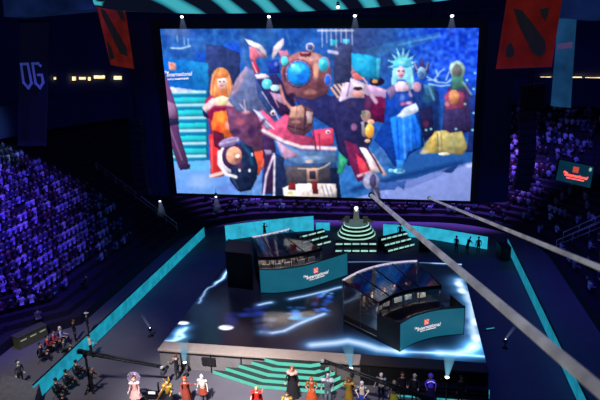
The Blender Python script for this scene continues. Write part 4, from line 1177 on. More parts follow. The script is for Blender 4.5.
# crew at the cranes
a = person(P0(178, 379), -1.9, 'crane operator in dark clothes standing at the stage front by the left crane head', [SK, dark, mat('cloth_charcoal', (44, 42, 50)), SHOE, EYE], armL=[(.3, -.12, 1.2), (.24, -.36, 1.22)], armR=[(.3, -.12, 1.2), (.24, -.36, 1.22)])
kit(a, 'hair', hair_bm(0), mat('hair_brown', (96, 62, 42)))
a = person(P0(92, 357), 2.4, 'crew member in white shirt and dark trousers standing at the left LED barrier', [SK, mat('cloth_white', (232, 234, 236), .8), dark, SHOE, EYE], armL=[(.26, -.02, 1.14), (.24, -.24, 1.08)], armR=[(.26, -.02, 1.14), (.24, -.24, 1.08)])
kit(a, 'hair', hair_bm(0), dhair)
a = person(P0(93, 393), 2.0, 'crew member all in black bending at the crane pedestal below the white shirt', [SK2, dark, dark, SHOE, EYE], armL=[(.28, -.12, 1.2), (.2, -.34, 1.1)], armR=[(.28, -.12, 1.2), (.2, -.34, 1.1)], lean=.25)
kit(a, 'hair', hair_bm(0), dhair)

# ---- seated people low on the left, on folding chairs


def folding_chair(loc, rz, label, group, m=None):
    t = thing('folding_chair', label, 'chair', loc, rz, group)
    m = m or mat('black_plastic', (18, 18, 22), .5)
    bm = B(); bx(bm, (0, -.2, .43), (.42, .42, .04), bev=.012); ob('seat', bm, m, t)
    bm = B(); bx(bm, (0, .02, .74), (.42, .035, .30), bev=.012); ob('backrest', bm, m, t)
    for sd in (1, -1):
        bm = B(); tube(bm, [(sd * .2, .03, .9), (sd * .2, -.0, .5), (sd * .2, -.4, .0)], .014, 6); ob('leg', bm, blackmetal, t)
        bm = B(); tube(bm, [(sd * .19, -.34, .42), (sd * .19, .1, .0)], .014, 6); ob('leg', bm, blackmetal, t)
    return t


chairs0 = None
sit_arms = [(.26, -.05, 1.12), (.18, -.32, 1.05)]
SITM = finish_mesh(body_mesh('sit', sit_arms, sit_arms), [SK, dark, dark, SHOE, EYE])
CH = 'folding chairs behind and beside the left barrier'


def seated(px, py, rz, label, top, bottom, hair, hl=0.0, z=0.0, group=None, chair_label=None):
    global chairs0
    v = on(px, py, z)
    if chair_label:
        if chairs0 is None: chairs0 = folding_chair(tuple(v), rz, chair_label, CH); 
        else: dup(chairs0, tuple(v), rz, chair_label)
    o = person((v.x + .18 * math.sin(rz) * 1, v.y - .18 * math.cos(rz), z + .455), rz, label, [SK, top, bottom, SHOE, EYE], group, pose='sit', armL=sit_arms, armR=sit_arms)
    kit(o, 'hair', hair_bm(hl, seat=True), hair)
    return o


cr = 2.0
seated(47, 354, cr, 'seated person in red top behind the left barrier, nearest the olive desk', red, dark, dhair, 0, chair_label='black folding chair under the seated person in red top')
seated(53, 349, cr, 'seated person in pinkish red shirt, just behind the red top', mat('cloth_pinkred', (196, 66, 80), .8), dark, dhair, 0, chair_label='black folding chair under the person in pinkish red shirt')
seated(60, 345, cr, 'seated person with lilac-white hood at the back of the red-shirted group', mat('cloth_lilac', (190, 180, 220), .8), dark, whair, .2, chair_label='black folding chair under the lilac-hooded person')
seated(63, 357, cr, 'seated person in dark grey shirt in front of the red-shirted group', mat('cloth_grey', (78, 76, 84), .8), dark, dhair, 0, chair_label='black folding chair under the person in dark grey shirt')
seated(40, 362, cr, 'seated person in black at the near end of the olive desk', dark, dark, dhair, 0, chair_label='black folding chair at the near end of the olive desk')
a = person(P0(76, 341), 2.0, 'person in dark clothes standing between the red-shirted group and the white shirt', [SK2, dark, dark, SHOE, EYE]); kit(a, 'hair', hair_bm(0), dhair)
a = person(P0(89, 334), 2.2, 'person in dark clothes with pale cap standing furthest back behind the left barrier', [SK2, dark, dark, SHOE, EYE])
bm = B(); ball(bm, (0, 0, 1.69), (.115, .125, .1), 0, 2); bmesh.ops.delete(bm, geom=[w for w in bm.verts if w.co.z < 1.68], context='VERTS'); bx(bm, (0, -.15, 1.69), (.16, .12, .015)); kit(a, 'cap', bm, cream)
seated(56, 400, 2.6, 'photographer in black seated before the left barrier, topmost of the three', dark, dark, dhair, 0, chair_label='black folding chair of the topmost photographer before the barrier')
seated(66, 391, 2.6, 'photographer in black seated before the left barrier, between the two others', dark, dark, dhair, 0, chair_label='black folding chair of the middle photographer before the barrier')
seated(66, 412, .5, 'photographer in black seated lowest by the bottom edge, facing the other photographers', dark, dark, dhair, 0, chair_label='black folding chair of the lowest photographer at the bottom edge')
seated(76, 381, 2.6, 'photographer in black seated farthest along the teal barrier', dark, dark, dhair, 0, chair_label='black folding chair of the photographer farthest along the barrier')
v = on(22, 385)
a = person((v.x, v.y, 0), 1.2, 'person with pale face standing behind the grey desk at the lower left', [SKP, mat('cloth_grey', (78, 76, 84)), dark, SHOE, EYE], lean=.1); kit(a, 'hair', hair_bm(0), dhair)

# far people by the back barriers
a = person(P0(265, 238.5), 2.8, 'photographer in black standing at the curved barrier behind the left booth', [SK2, dark, dark, SHOE, EYE], armL=[(.28, -.16, 1.3), (.12, -.3, 1.55)], armR=[(.28, -.16, 1.3), (.12, -.3, 1.55)]); kit(a, 'hair', hair_bm(0), dhair)
a = person(P0(400, 239.8), 2.9, 'steward in dark clothes standing alone against the bright barrier right of the podium', [SK2, dark, dark, SHOE, EYE]); kit(a, 'hair', hair_bm(0), dhair)
a = person(P0(456, 253), 2.5, 'crew member in dark jacket, leftmost of the trio by the right back barrier', [SK2, dark, dark, SHOE, EYE], scale=1.02); kit(a, 'hair', hair_bm(0), dhair)
a = person(P0(467, 254), 2.2, 'crew member bending forward in the middle of the trio by the back barrier', [SK2, mat('cloth_charcoal', (44, 42, 50)), dark, SHOE, EYE], lean=.45, armL=[(.28, -.16, 1.2), (.2, -.36, 1.1)], armR=[(.28, -.16, 1.2), (.2, -.36, 1.1)])
a = person(P0(478, 254), 3.4, 'crew member in dark teal shirt, rightmost of the trio by the back barrier', [SK2, mat('cloth_dteal', (30, 66, 72), .8), dark, SHOE, EYE]); kit(a, 'hair', hair_bm(0), dhair)

# ================================================================== LOW LEFT FURNITURE
pts = [on(20, 350), on(48, 336)]
d = (pts[1] - pts[0]); L = d.length; ang = math.atan2(d.y, d.x); c = (pts[0] + pts[1]) / 2
t = thing('production_desk', 'olive production desk with small lit displays behind the seated group at left', 'desk', tuple(c), ang)
bm = B(); bx(bm, (0, 0, .45), (L, .08, .9), bev=.01); ob('front_panel', bm, mat('olive_panel', (92, 92, 66), .7), t)
bm = B(); bx(bm, (0, .35, .92), (L + .1, .85, .05), bev=.012); ob('desktop', bm, mat('desk_top', (70, 70, 58), .6), t)
for k in range(3):
    bm = B(); bx(bm, (-L / 2 + L * (k + .5) / 3, -.055, .62), (L / 3 * .62, .02, .09)); ob('lit_display', bm, mat('pale_strip', (190, 196, 150), .5, emit=(150, 156, 110), strength=.45), t)
for sx in (-1, 1):
    bm = B(); bx(bm, (sx * (L / 2 - .04), .36, .45), (.06, .72, .9)); ob('side_panel', bm, mat('olive_panel', (92, 92, 66)), t)
q = [on(2, 374, 1.0), on(39, 383.5, 1.0), on(34, 402, 1.0), on(-4, 402, 1.0)]
c = (q[0] + q[1] + q[2] + q[3]) / 4; c.z = 0
t = thing('draped_table', 'long table under a dark grey drape in the bottom left corner', 'table', tuple(c))
q = [k - c for k in q]
bm = B(); prism(bm, [Vector((k.x * .98, k.y * .98, .9)) for k in q], (0, 0, .07)); ob('tabletop', bm, mat('table_wood', (80, 76, 72), .7), t)
bm = B()
n = 14; ring_t, ring_b = [], []
for i in range(4):
    a_, b_ = q[i], q[(i + 1) % 4]
    for k in range(n):
        m_ = a_.lerp(b_, k / n); ring_t.append(bm.verts.new((m_.x, m_.y, .985))); w = 1.02 + .02 * math.cos(k * 2.4); ring_b.append(bm.verts.new((m_.x * w, m_.y * w, .03)))
N = len(ring_t)
for i in range(N): bm.faces.new((ring_t[i], ring_t[(i + 1) % N], ring_b[(i + 1) % N], ring_b[i]))
bm.faces.new(ring_t); ob('drape', bm, mat('grey_drape', (92, 92, 98), .85, noise=.15), t)


# ================================================================== CAMERA CRANES
def crane(label, base, tip_, tail, pivz):
    """jib: base (pedestal), boom from tail to tip"""
    t = thing('camera_crane', label, 'camera crane', tuple(base))
    o_ = -Vector(base)
    bm = B()
    for k in range(3):
        a_ = 2 * PI * k / 3 + .4; tube(bm, [(0, 0, .5), (.55 * math.cos(a_), .55 * math.sin(a_), .05)], .04, 7)
    bx(bm, (0, 0, .03), (.3, .3, .06)); ob('tripod_base', bm, blackmetal, t)
    bm = B(); tube(bm, [(0, 0, .05), (0, 0, pivz - .05)], [.09, .07], 10); bx(bm, (0, 0, pivz), (.2, .26, .26), bev=.02); ob('pedestal', bm, blackmetal, t)
    bm = B()
    T, K = Vector(tip_) + o_, Vector(tail) + o_
    n = 9
    for dz in (-.1, .1): tube(bm, [K + Vector((0, 0, dz)), T + Vector((0, 0, dz * .7))], [.07, .05], 7)
    for k in range(n + 1):
        a_ = K.lerp(T, k / n); tube(bm, [a_ + Vector((0, 0, -.1)), a_ + Vector((0, 0, .1))], .02, 5)
        if k < n: b_ = K.lerp(T, (k + 1) / n); tube(bm, [a_ + Vector((0, 0, -.1)), b_ + Vector((0, 0, .1))], .016, 5)
    bm2 = ob('boom', bm, mat('boom_dark', (34, 36, 42), .5, .3), t)
    bm = B(); bx(bm, K, (.3, .24, .24), bev=.03); ob('counterweight', bm, blackmetal, t)
    bm = B(); tube(bm, [T, T + Vector((0, 0, -.22))], .05, 8); tube(bm, [T + Vector((-.18, 0, -.2)), T + Vector((.18, 0, -.2))], .03, 6); ob('remote_head', bm, blackmetal, t)
    bm = B(); bx(bm, T + Vector((0, 0, -.34)), (.26, .5, .26), bev=.03); cm = ob('camera_body', bm, mat('camera_grey', (60, 62, 68), .5), t)
    bm = B(); tube(bm, [T + Vector((0, .24, -.34)), T + Vector((0, .56, -.34))], [.09, .11], 12); ob('camera_lens', bm, blackmetal, cm)
    bm = B(); bx(bm, T + Vector((.0, -.12, .06)), (.16, .2, .1)); ob('tally_box', bm, mat('pale_box', (180, 182, 184), .5), t)
    return t


b1 = on(91, 390); b1.z = 0
p_tip = at(163, 367, 26.8); p_tail = at(80, 351.5, b1.y - .1)
pivz = at(92, 355, b1.y).z
crane('long camera crane on the left, boom reaching from the barrier toward the armoured performers', b1, p_tip, p_tail, pivz)
b2 = on(422, 410); b2.z = 0
tip2 = at(323, 360.5, 26.3); tail2 = at(434, 401, b2.y - .15)
crane('camera crane on the right, boom slanting up over the gold and blue-skirted performers', b2, tip2, tail2, at(422, 396, b2.y).z)

# camera dolly beside the operator (left)
v = on(158, 397)
t = thing('camera_dolly', 'low black camera dolly with a small lit monitor beside the crane operator', 'camera dolly', tuple(v), .1)
bm = B(); bx(bm, (0, 0, .16), (1.5, .7, .08), bev=.02); ob('platform', bm, blackmetal, t)
for sx in (-1, 1):
    for sy in (-1, 1):
        bm = B(); tube(bm, [(sx * .6, sy * .34, .1), (sx * .6, sy * .42, .1)], .1, 14); ob('wheel', bm, mat('rubber', (16, 16, 18), .8), t)
bm = B(); tube(bm, [(.1, 0, .2), (.1, 0, 1.0)], .06, 10); ob('column', bm, blackmetal, t)
bm = B(); bx(bm, (-.25, -.2, .45), (.5, .06, .24), bev=.015); mo = ob('monitor', bm, blackmetal, t)
bm = B(); bx(bm, (-.25, -.236, .45), (.42, .012, .17)); ob('monitor_display', bm, mat('monitor_glow', (200, 205, 200), .4, emit=(210, 214, 205), strength=.9), mo)
bm = B(); tube(bm, [(.1, 0, 1.0), (.5, 0, 1.15), (.72, 0, 1.1)], .035, 8); ob('handle', bm, grey_truss, t)


# ================================================================== BOOTHS
glass = mat_glass('booth_glass', (226, 230, 240), .02)
glass_haze = mat_glass('booth_glass_hazy', (226, 228, 234), .03, (120, 120, 124))
rim_m = mat('rim_light', (200, 190, 200), .4, emit=(206, 196, 214), strength=.8, noise=.1)
MON = {}
GAMECHAIR = None


def gaming_chair(loc, rz, label, group):
    t = thing('gaming_chair', label, 'chair', loc, rz, group)
    m = mat('chair_grey', (90, 84, 80), .6)
    bm = B(); bx(bm, (0, -.05, .46), (.5, .5, .1), bev=.03); ob('seat', bm, m, t)
    bm = B(); bx(bm, (0, .24, .95), (.48, .1, .86), bev=.04); ob('backrest', bm, m, t)
    bm = B(); bx(bm, (0, .2, 1.28), (.28, .08, .14), bev=.03); ob('head_cushion', bm, mat('chair_cushion', (176, 60, 50), .7), t)
    bm = B(); tube(bm, [(0, 0, .42), (0, 0, .1)], .04, 8)
    for k in range(5): a_ = 2 * PI * k / 5; tube(bm, [(0, 0, .1), (.3 * math.cos(a_), .3 * math.sin(a_), .04)], .022, 6)
    ob('base', bm, blackmetal, t)
    for sd in (1, -1):
        bm = B(); bx(bm, (sd * .29, -.04, .68), (.07, .32, .04), bev=.012); tube(bm, [(sd * .29, 0, .46), (sd * .29, 0, .67)], .018, 6); ob('armrest', bm, blackmetal, t)
    return t


def game_monitor(loc, rz, label, group):
    t = thing('monitor', label, 'monitor', loc, rz, group)
    bm = B(); bx(bm, (0, 0, .34), (.6, .05, .36), bev=.012); c = ob('monitor_case', bm, mat('monitor_back', (196, 190, 188), .5), t)
    bm = B(); bx(bm, (0, .03, .34), (.55, .008, .31)); ob('monitor_display', bm, mat('monitor_blue', (60, 100, 170), .4, emit=(110, 150, 210), strength=.7), t)
    bm = B(); tube(bm, [(0, .02, .02), (0, .02, .2)], .025, 8); bx(bm, (0, .02, .012), (.28, .2, .024), bev=.008); ob('monitor_stand', bm, blackmetal, t)
    return t


def booth(label, P_front, P_back, z_panel, side, names, roof_z, front_z, gf, logo_s, logo_sc, logo_z, seats, km=24):
    """curved team booth. P_front/P_back: plan curves. Panel on the front curve."""
    c = sum((Vector((q[0], q[1], 0)) for q in P_front), Vector()) / len(P_front); c.z = SZ
    t = thing('team_booth', label, 'booth', tuple(c))
    F = [Vector((q[0] - c.x, q[1] - c.y, 0)) for q in P_front]; K = [Vector((q[0] - c.x, q[1] - c.y, 0)) for q in P_back]
    F, K = smooth_path(F, 25), smooth_path(K, 25)
    # curved LED panel in segments
    for k in range(4):
        bm = B(); wallstrip(bm, F[k * 6:k * 6 + 7], .05, z_panel, .12); ob('front_panel', bm, teal_panel, t)
    bm = B(); wallstrip(bm, F, 0, .05, .14); wallstrip(bm, F, z_panel, z_panel + .1, .16); ob('panel_trim', bm, black, t)
    panel_logo(t, F, logo_s, logo_z, logo_sc)
    for k in (0, 24):
        bm = B(); wallstrip(bm, [F[k], F[k].lerp(K[k], gf + .02)], .05, z_panel + .06, .05); ob('counter_end', bm, black, t)
    # dark inner deck and desk following the front curve
    bm = B()
    for k in range(24):
        a_, b_, c_, d_ = F[k], F[k + 1], K[k + 1], K[k]
        prism(bm, [(q.x, q.y, .02) for q in (a_.lerp(d_, .05), b_.lerp(c_, .05), c_, d_)], (0, 0, .73))
    ob('inner_deck', bm, mat('booth_deck', (16, 16, 22), .6), t)
    bm = B()
    for k in range(24):
        prism(bm, [(q.x, q.y, 1.46) for q in (F[k].lerp(K[k], gf + .02), F[k + 1].lerp(K[k + 1], gf + .02), F[k + 1].lerp(K[k + 1], gf + .24), F[k].lerp(K[k], gf + .24))], (0, 0, .06))
    ob('player_desk', bm, mat('booth_desk', (22, 22, 28), .5), t)
    # glass front above the desk, end walls, back
    top = roof_z - SZ
    G = [F[i].lerp(K[i], gf) for i in range(25)]
    zf = front_z - SZ
    bm = B(); wallstrip(bm, G[:km + 1], z_panel - .3, zf, .02); ob('front_glass', bm, glass, t)
    for k, gm in ((0, names[0]), (km, names[1])):
        bm = B(); wallstrip(bm, [G[k], K[k]], .75, [zf, top], .03); ob('end_wall', bm, gm, t)
        bm = B()
        for q_, z_ in ((G[k], zf), (K[k], top)): tube(bm, [q_ + Vector((0, 0, .2)), q_ + Vector((0, 0, z_))], .045, 6)
        tube(bm, [G[k] + Vector((0, 0, .3)), K[k] + Vector((0, 0, .3))], .04, 6); tube(bm, [G[k].lerp(K[k], .5) + Vector((0, 0, .3)), G[k].lerp(K[k], .5) + Vector((0, 0, (zf + top) / 2))], .02, 6)
        ob('end_frame', bm, grey_truss, t)
    bm = B(); wallstrip(bm, K, .02, 1.5, .05); ob('back_wall', bm, mat('booth_back', (70, 70, 80), .6), t)
    bm = B(); wallstrip(bm, K[:km + 1], 1.5, top, .03); ob('back_glass', bm, glass, t)
    bm = B()
    for k in range(km):
        a_, b_, c_, d_ = G[k], G[k + 1], K[k + 1], K[k]
        prism(bm, [(a_.x, a_.y, zf), (b_.x, b_.y, zf), (c_.x, c_.y, top), (d_.x, d_.y, top)], (0, 0, .03))
    ob('roof_glass', bm, mat_glass('roof_glass', (238, 240, 246), .01, None, .22), t)
    for k in (0, km // 4, km // 2, km * 3 // 4, km):
        bm = B(); a_, d_ = G[k], K[k]
        tube(bm, [(a_.x, a_.y, zf + .02), (d_.x, d_.y, top + .03)], .04, 6)
        tube(bm, [(a_.x, a_.y, zf), (a_.x, a_.y, z_panel - .3)], .035, 6); ob('roof_rib', bm, blackmetal, t)
    bm = B(); tube(bm, [G[k] + Vector((0, 0, zf)) for k in range(km + 1)], .05, 6); ob('front_beam', bm, blackmetal, t)
    bm = B(); tube(bm, [K[k] + Vector((0, 0, top + .05)) for k in range(km + 1)], .07, 6); ob('rim_light', bm, rim_m, t)
    bm = B()
    for k in range(2, km, 4): tube(bm, [K[k] + Vector((0, 0, top)), K[k].lerp(F[k], .12) + Vector((0, 0, top - .5))], .03, 5)
    ob('roof_brace', bm, grey_truss, t)
    bm = B(); tube(bm, [G[k].lerp(K[k], .12) + Vector((0, 0, zf - .1)) for k in range(1, km)], .03, 6); ob('added_glow_strip', bm, mat('booth_fill_strip', (255, 235, 210), .5, emit=(255, 226, 196), strength=110.0), t)  # glowing strip added to brighten the players
    bm = B()
    for k in range(km): prism(bm, [(q_.x, q_.y, zf - .04) for q_ in (G[k].lerp(K[k], -.02), G[k + 1].lerp(K[k + 1], -.02), G[k + 1].lerp(K[k + 1], .17), G[k].lerp(K[k], .17))], (0, 0, .05))
    ob('added_strip_visor', bm, blackmetal, t)  # plate added to keep the glowing strip out of view
    bm = B(); wallstrip(bm, [G[k].lerp(K[k], -.02) for k in range(km + 1)], zf - .2, zf + .01, .03); ob('added_strip_valance', bm, blackmetal, t)  # added strip of sheet that screens the glow from the front
    # seats, players, monitors
    for n_, s_ in enumerate(seats):
        k = int(s_ * 24); d_ = (F[min(k + 1, 24)] - F[max(k - 1, 0)]).normalized(); nrm = Vector((-d_.y, d_.x, 0))
        rz = math.atan2(-nrm.x, nrm.y)     # +Y of the chair = nrm (backwards)
        w = F[k].lerp(K[k], gf + .40) + c; w.z = SZ + .75
        yield t, n_, w, rz, (F[k].lerp(K[k], gf + .11) + c, SZ + 1.525)


def fill(gen, word, ch0=None):
    ords = ['first', 'second', 'third', 'fourth', 'fifth']
    for t, n_, w, rz, (mw, mz) in gen:
        L1 = 'grey gaming chair in the %s booth, %s from its left end' % (word, ords[n_])
        if MON.get('chair') is None: MON['chair'] = gaming_chair(tuple(w), rz, L1, 'gaming chairs in the booths')
        else: dup(MON['chair'], tuple(w), rz, L1)
        L2 = 'pale-backed monitor on the %s booth desk, %s from its left end' % (word, ords[n_])
        if MON.get('mon') is None: MON['mon'] = game_monitor((mw.x, mw.y, mz), rz, L2, 'monitors on the booth desks')
        else: dup(MON['mon'], (mw.x, mw.y, mz), rz, L2)
        L3 = 'player with headset in the %s booth, %s from its left end' % (word, ords[n_])
        if MON.get('pl') is None:
            o = person((w.x, w.y, w.z + .51), rz, L3, [SK, mat('jersey', (150, 140, 128), .8, noise=.3, nscale=6), dark, SHOE, EYE], 'players in the booths', pose='sit', armL=sit_arms, armR=sit_arms)
            kit(o, 'hair', hair_bm(0, seat=True), dhair)
            bm = B(); tube(bm, [(.115 * math.cos(a_), .01, .87 + .12 * math.sin(a_)) for a_ in np.linspace(0, PI, 11)], .016, 6)
            for sd in (1, -1): ball(bm, (sd * .11, .01, .86), (.025, .045, .05), 0, 1)
            kit(o, 'headset', bm, mat('headset', (30, 30, 34), .5)); MON['pl'] = o
        else: dup(MON['pl'], (w.x, w.y, w.z + .51), rz, L3)


LF = [on(261, 293, SZ)[:2], on(280, 293, SZ)[:2], on(305, 289, SZ)[:2], on(325, 283, SZ)[:2], on(348, 275, SZ)[:2]]
LB = [on(252, 237.5, 4.6)[:2], on(262, 236, 4.6)[:2], on(280, 232, 4.6)[:2], on(303, 226, 4.6)[:2]]
dk_end = mat('booth_dark_end', (12, 13, 22), .5)
fill(booth('curved left team booth with teal logo panel, glass front and rim-lit roof', LF, LB, 1.95, -1, (dk_end, glass), 4.6, 4.3, .1, .58, .56, 1.0, (.11, .24, .37, .50, .63), 17), 'left')
# dark side block at the left end of the left booth
q = [on(228, 287, SZ), on(253, 290, SZ), on(253, 277, SZ), on(231, 273, SZ)]
RF = [on(400, 352, SZ)[:2], on(413, 344, SZ)[:2], on(430, 338.5, SZ)[:2], on(445, 336, SZ)[:2], on(464, 334.5, SZ)[:2]]
RB = [on(343, 281, 4.7)[:2], on(360, 272, 4.7)[:2], on(380, 266, 4.7)[:2], on(402, 262.5, 4.7)[:2], on(430, 261, 4.7)[:2]]
fill(booth('right team booth with hazy glass end wall, glass roof and curved teal logo panel', RF, RB, 1.9, -1, (glass_haze, glass), 4.7, 4.2, .36, .47, .47, 1.0, (.15, .29, .43, .57, .71), 21), 'right')
c = sum(q, Vector()) / 4; c.z = SZ
t = thing('backstage_booth', 'tall dark cabin closing the left end of the left team booth', 'cabin', tuple(c))
bm = B(); prism(bm, [k - c for k in q], (0, 0, 2.95)); ob('cabin_wall', bm, mat('cabin_dark', (12, 13, 24), .6), t)
bm = B(); prism(bm, [(k - c) * 1.03 + Vector((0, 0, 2.95)) for k in q], (0, 0, .1)); ob('cabin_roof', bm, black, t)
bm = B(); e0 = (q[0] - c).lerp(q[1] - c, .3); e1 = (q[0] - c).lerp(q[1] - c, .7); wallstrip(bm, [e0, e1], .02, 2.1, -.03); ob('cabin_door', bm, mat('cabin_door', (20, 21, 34), .5), t)


# ================================================================== TROPHY PODIUM AND LIT TABLES
c = on(356.5, 235.5)
t = thing('trophy_podium', 'round tiered podium with four glowing white rings behind the booths', 'podium', tuple(c))
tier = mat('podium_tier', (20, 42, 46), .5)
for k in range(4):
    r_ = 1.95 - .22 * k
    bm = B(); lathe(bm, [(r_, .36 * k), (r_, .36 * k + .34)], n=40); ob('tier', bm, tier, t)
    bm = B(); lathe(bm, [(r_ + .01, .36 * k + .17), (r_ + .05, .36 * k + .18), (r_ + .05, .36 * k + .3), (r_ + .01, .36 * k + .31)], n=40); ob('light_ring', bm, mat('ring_glow', (200, 240, 225), .5, emit=(176, 236, 214), strength=.95, noise=.05), t)
bm = B(); lathe(bm, [(1.25, 1.42), (1.25, 1.47), (.1, 1.48)], n=40); ob('podium_top', bm, mat('podium_top', (150, 180, 170), .4, emit=(120, 160, 150), strength=.3), t)
tp = thing('trophy', 'pale round trophy on a tapered column in the centre of the podium', 'trophy', (c.x, c.y, 1.48))
bm = B(); lathe(bm, [(.42, 0), (.42, .06), (.34, .1), (.3, .6), (.24, 1.2), (.29, 1.26), (.29, 1.3)], n=20); ob('column', bm, mat('trophy_column', (150, 156, 150), .4, emit=(110, 120, 112), strength=.5), tp)
bm = B(); lathe(bm, [(.06, 1.3), (.08, 1.36), (.16, 1.42), (.22, 1.54), (.2, 1.68), (.1, 1.76), (.02, 1.78)], n=20); ob('bowl', bm, mat('trophy_glow', (230, 240, 250), .3, emit=(235, 245, 255), strength=1.6), tp)
for sd, w in ((-1, 'left'), (1, 'right')):
    u = thing('display_plinth', 'small winged grey plinth to the %s of the trophy on the podium' % w, 'plinth', (c.x + sd * .95, c.y - .1, 1.48))
    bm = B(); bx(bm, (0, 0, .3), (.42, .4, .6), bev=.04); bx(bm, (0, 0, .64), (.5, .46, .08), bev=.02); ob('pedestal', bm, mat('plinth_grey', (110, 112, 100), .6, emit=(70, 76, 66), strength=.35), u)
    bm = B(); prism(bm, [(sd * .15, -.02, .2), (sd * .85, -.02, -.02), (sd * .9, -.02, .08), (sd * .2, -.02, .6)], (0, .06, 0)); ob('wing', bm, mat('plinth_gold', (130, 122, 84), .5, emit=(80, 78, 56), strength=.3), u)


def lit_tables(label, x0, y0, x1, y1, rows, n, dz=.42, dy=.55):
    a_, b_ = on(x0, y0), on(x1, y1)
    c = (a_ + b_) / 2
    t = thing('tiered_bench', label, 'bench', tuple(c))
    d = (b_ - a_); L = d.length; u = d.normalized(); nr = Vector((-u.y, u.x, 0)); ang = math.atan2(u.y, u.x)
    for r_ in range(rows):
        cc = nr * (r_ * dy)
        bm = B(); bx(bm, (cc.x, cc.y, (.4 + r_ * dz) / 2), (L, dy * .96, .4 + r_ * dz), ang, bev=.015); ob('tier', bm, mat('bench_tier', (18, 30, 40), .6), t)
        for k in range(n):
            s_ = (k + .5) / n - .5
            p_ = cc + u * (s_ * L) - nr * (dy * .5)
            bm = B(); bx(bm, (p_.x, p_.y, .4 + r_ * dz - .13), (L / n * .82, .03, .16), ang); ob('light_bar', bm, mat('bar_glow', (200, 240, 230), .5, emit=(168, 228, 216), strength=.85, noise=.3, nscale=2.0), t)
    return t


lit_tables('tiered bench with glowing bars just behind the left booth', 304, 250, 330, 243, 3, 3)
lit_tables('low tiered bench with glowing bars directly in front of the podium', 335, 252, 377, 252, 2, 5, .42, .8)
lit_tables('tiered bench with glowing bars to the right of the podium', 386, 253, 413, 246, 3, 5)

# dark flight cases at floor level
for (px, py, w, d_, h, lab) in ((503, 258, .9, 1.6, 1.3, 'black flight case at the far end of the right LED barrier'), (424, 251, 1.1, .8, 1.0, 'black flight case on the floor just right of the podium benches')):
    v = on(px, py)
    u = thing('flight_case', lab, 'case', tuple(v), .1)
    bm = B(); bx(bm, (0, 0, h / 2 + .05), (w, d_, h - .1), bev=.02); ob('case_body', bm, black, u)
    bm = B(); bx(bm, (0, 0, h + .03), (w + .02, d_ + .02, .06), bev=.01); ob('case_lid', bm, blackmetal, u)
    for sx in (-1, 1):
        bm = B(); ball(bm, (sx * w * .38, -d_ * .38, .05), .05, 0, 1); ob('caster', bm, blackmetal, u)


# ================================================================== FLOOR LAMPS WITH HAZE BEAMS
beam_blue = mat_beam('beam_blue', (120, 190, 225), .75, .8)
beam_faint = mat_beam('beam_faint', (140, 160, 210), .28, .5)
LAMP = {}


def cone_bm(L, r0, r1, n=20):
    bm = B(); rings = []
    for i in range(5):
        t = i / 4; rings.append([bm.verts.new(((r0 + (r1 - r0) * t) * math.cos(2 * PI * k / n), (r0 + (r1 - r0) * t) * math.sin(2 * PI * k / n), L * t)) for k in range(n)])
    for i in range(4):
        for k in range(n):
            f_ = bm.faces.new((rings[i][k], rings[i][(k + 1) % n], rings[i + 1][(k + 1) % n], rings[i + 1][k])); f_.smooth = True
    return bm


def floor_lamp(loc, label, zh, beam, tilt, L, r1, group, lr=.12):
    t = thing('stage_light', label, 'stage light', loc, 0, group)
    bm = B(); lathe(bm, [(.2, 0), (.2, .04), (.04, .06), (.03, zh - .16)], n=14); ob('stand', bm, blackmetal, t)
    bm = B()
    for sd in (1, -1): tube(bm, [(0, 0, zh - .18), (sd * .14, 0, zh - .14), (sd * .14, 0, zh + .02)], .015, 6)
    ob('yoke', bm, blackmetal, t)
    bm = B(); lathe(bm, [(.06, zh - .12), (.11, zh - .08), (.12, zh + .08), (.11, zh + .1)], n=14); h = ob('lamp_head', bm, blackmetal, t)
    bm = B(); ball(bm, (0, 0, zh + .08 + lr * .25), (lr, lr, .05), 0, 2); ob('lens', bm, lamp_white, h)
    b_ = ob('light_beam', cone_bm(L, .07, r1), beam, h, (0, 0, zh + .14)); b_.rotation_euler = tilt
    return t


fl = []
for (px, yy, zh, lab, tilt) in ((185, 28.2, .85, 'floor spotlight with blue beam rising behind the rust-robed performer', (-.25, -.1, 0)),
                            (351, 28.35, .75, 'floor spotlight with blue beam rising behind the gold-dressed performer', (-.25, -.15, 0)),
                            (447, 27.2, .75, 'floor spotlight with blue beam in front of the dark side steps', (-.25, .1, 0))):
    x = at(px, {185: 364, 351: 370, 447: 379}[px], yy)
    floor_lamp((x.x, x.y, 0), lab, max(.5, x.z), beam_blue, tilt, 1.5, .42, 'blue beam floor spotlights')
for (px, py, lab, tl) in ((151, 336, 'small floor spotlight with faint beam on the dark floor left of the stage', (0, -.5, 0)), (505, 348, 'small floor spotlight with faint beam on the dark floor right of the stage', (0, .5, 0))):
    v = on(px, py)
    floor_lamp(tuple(v), lab, .55, beam_faint, tl, 1.2, .12, 'faint floor spotlights', .045)
v = on(490, 330)
t = thing('floor_glow_bar', 'small teal glowing bar standing for a reflection on the floor right of the stage', 'glowing bar', tuple(v), .4)
bm = B(); bx(bm, (0, 0, .06), (.7, .12, .12), bev=.02); ob('housing', bm, black, t)
bm = B(); bx(bm, (0, -.02, .135), (.62, .08, .03)); ob('added_glow_strip', bm, mat('floor_bar_glow', (60, 150, 150), .5, emit=(60, 160, 165), strength=.8), t)  # reflection of an LED strip built as a glowing bar

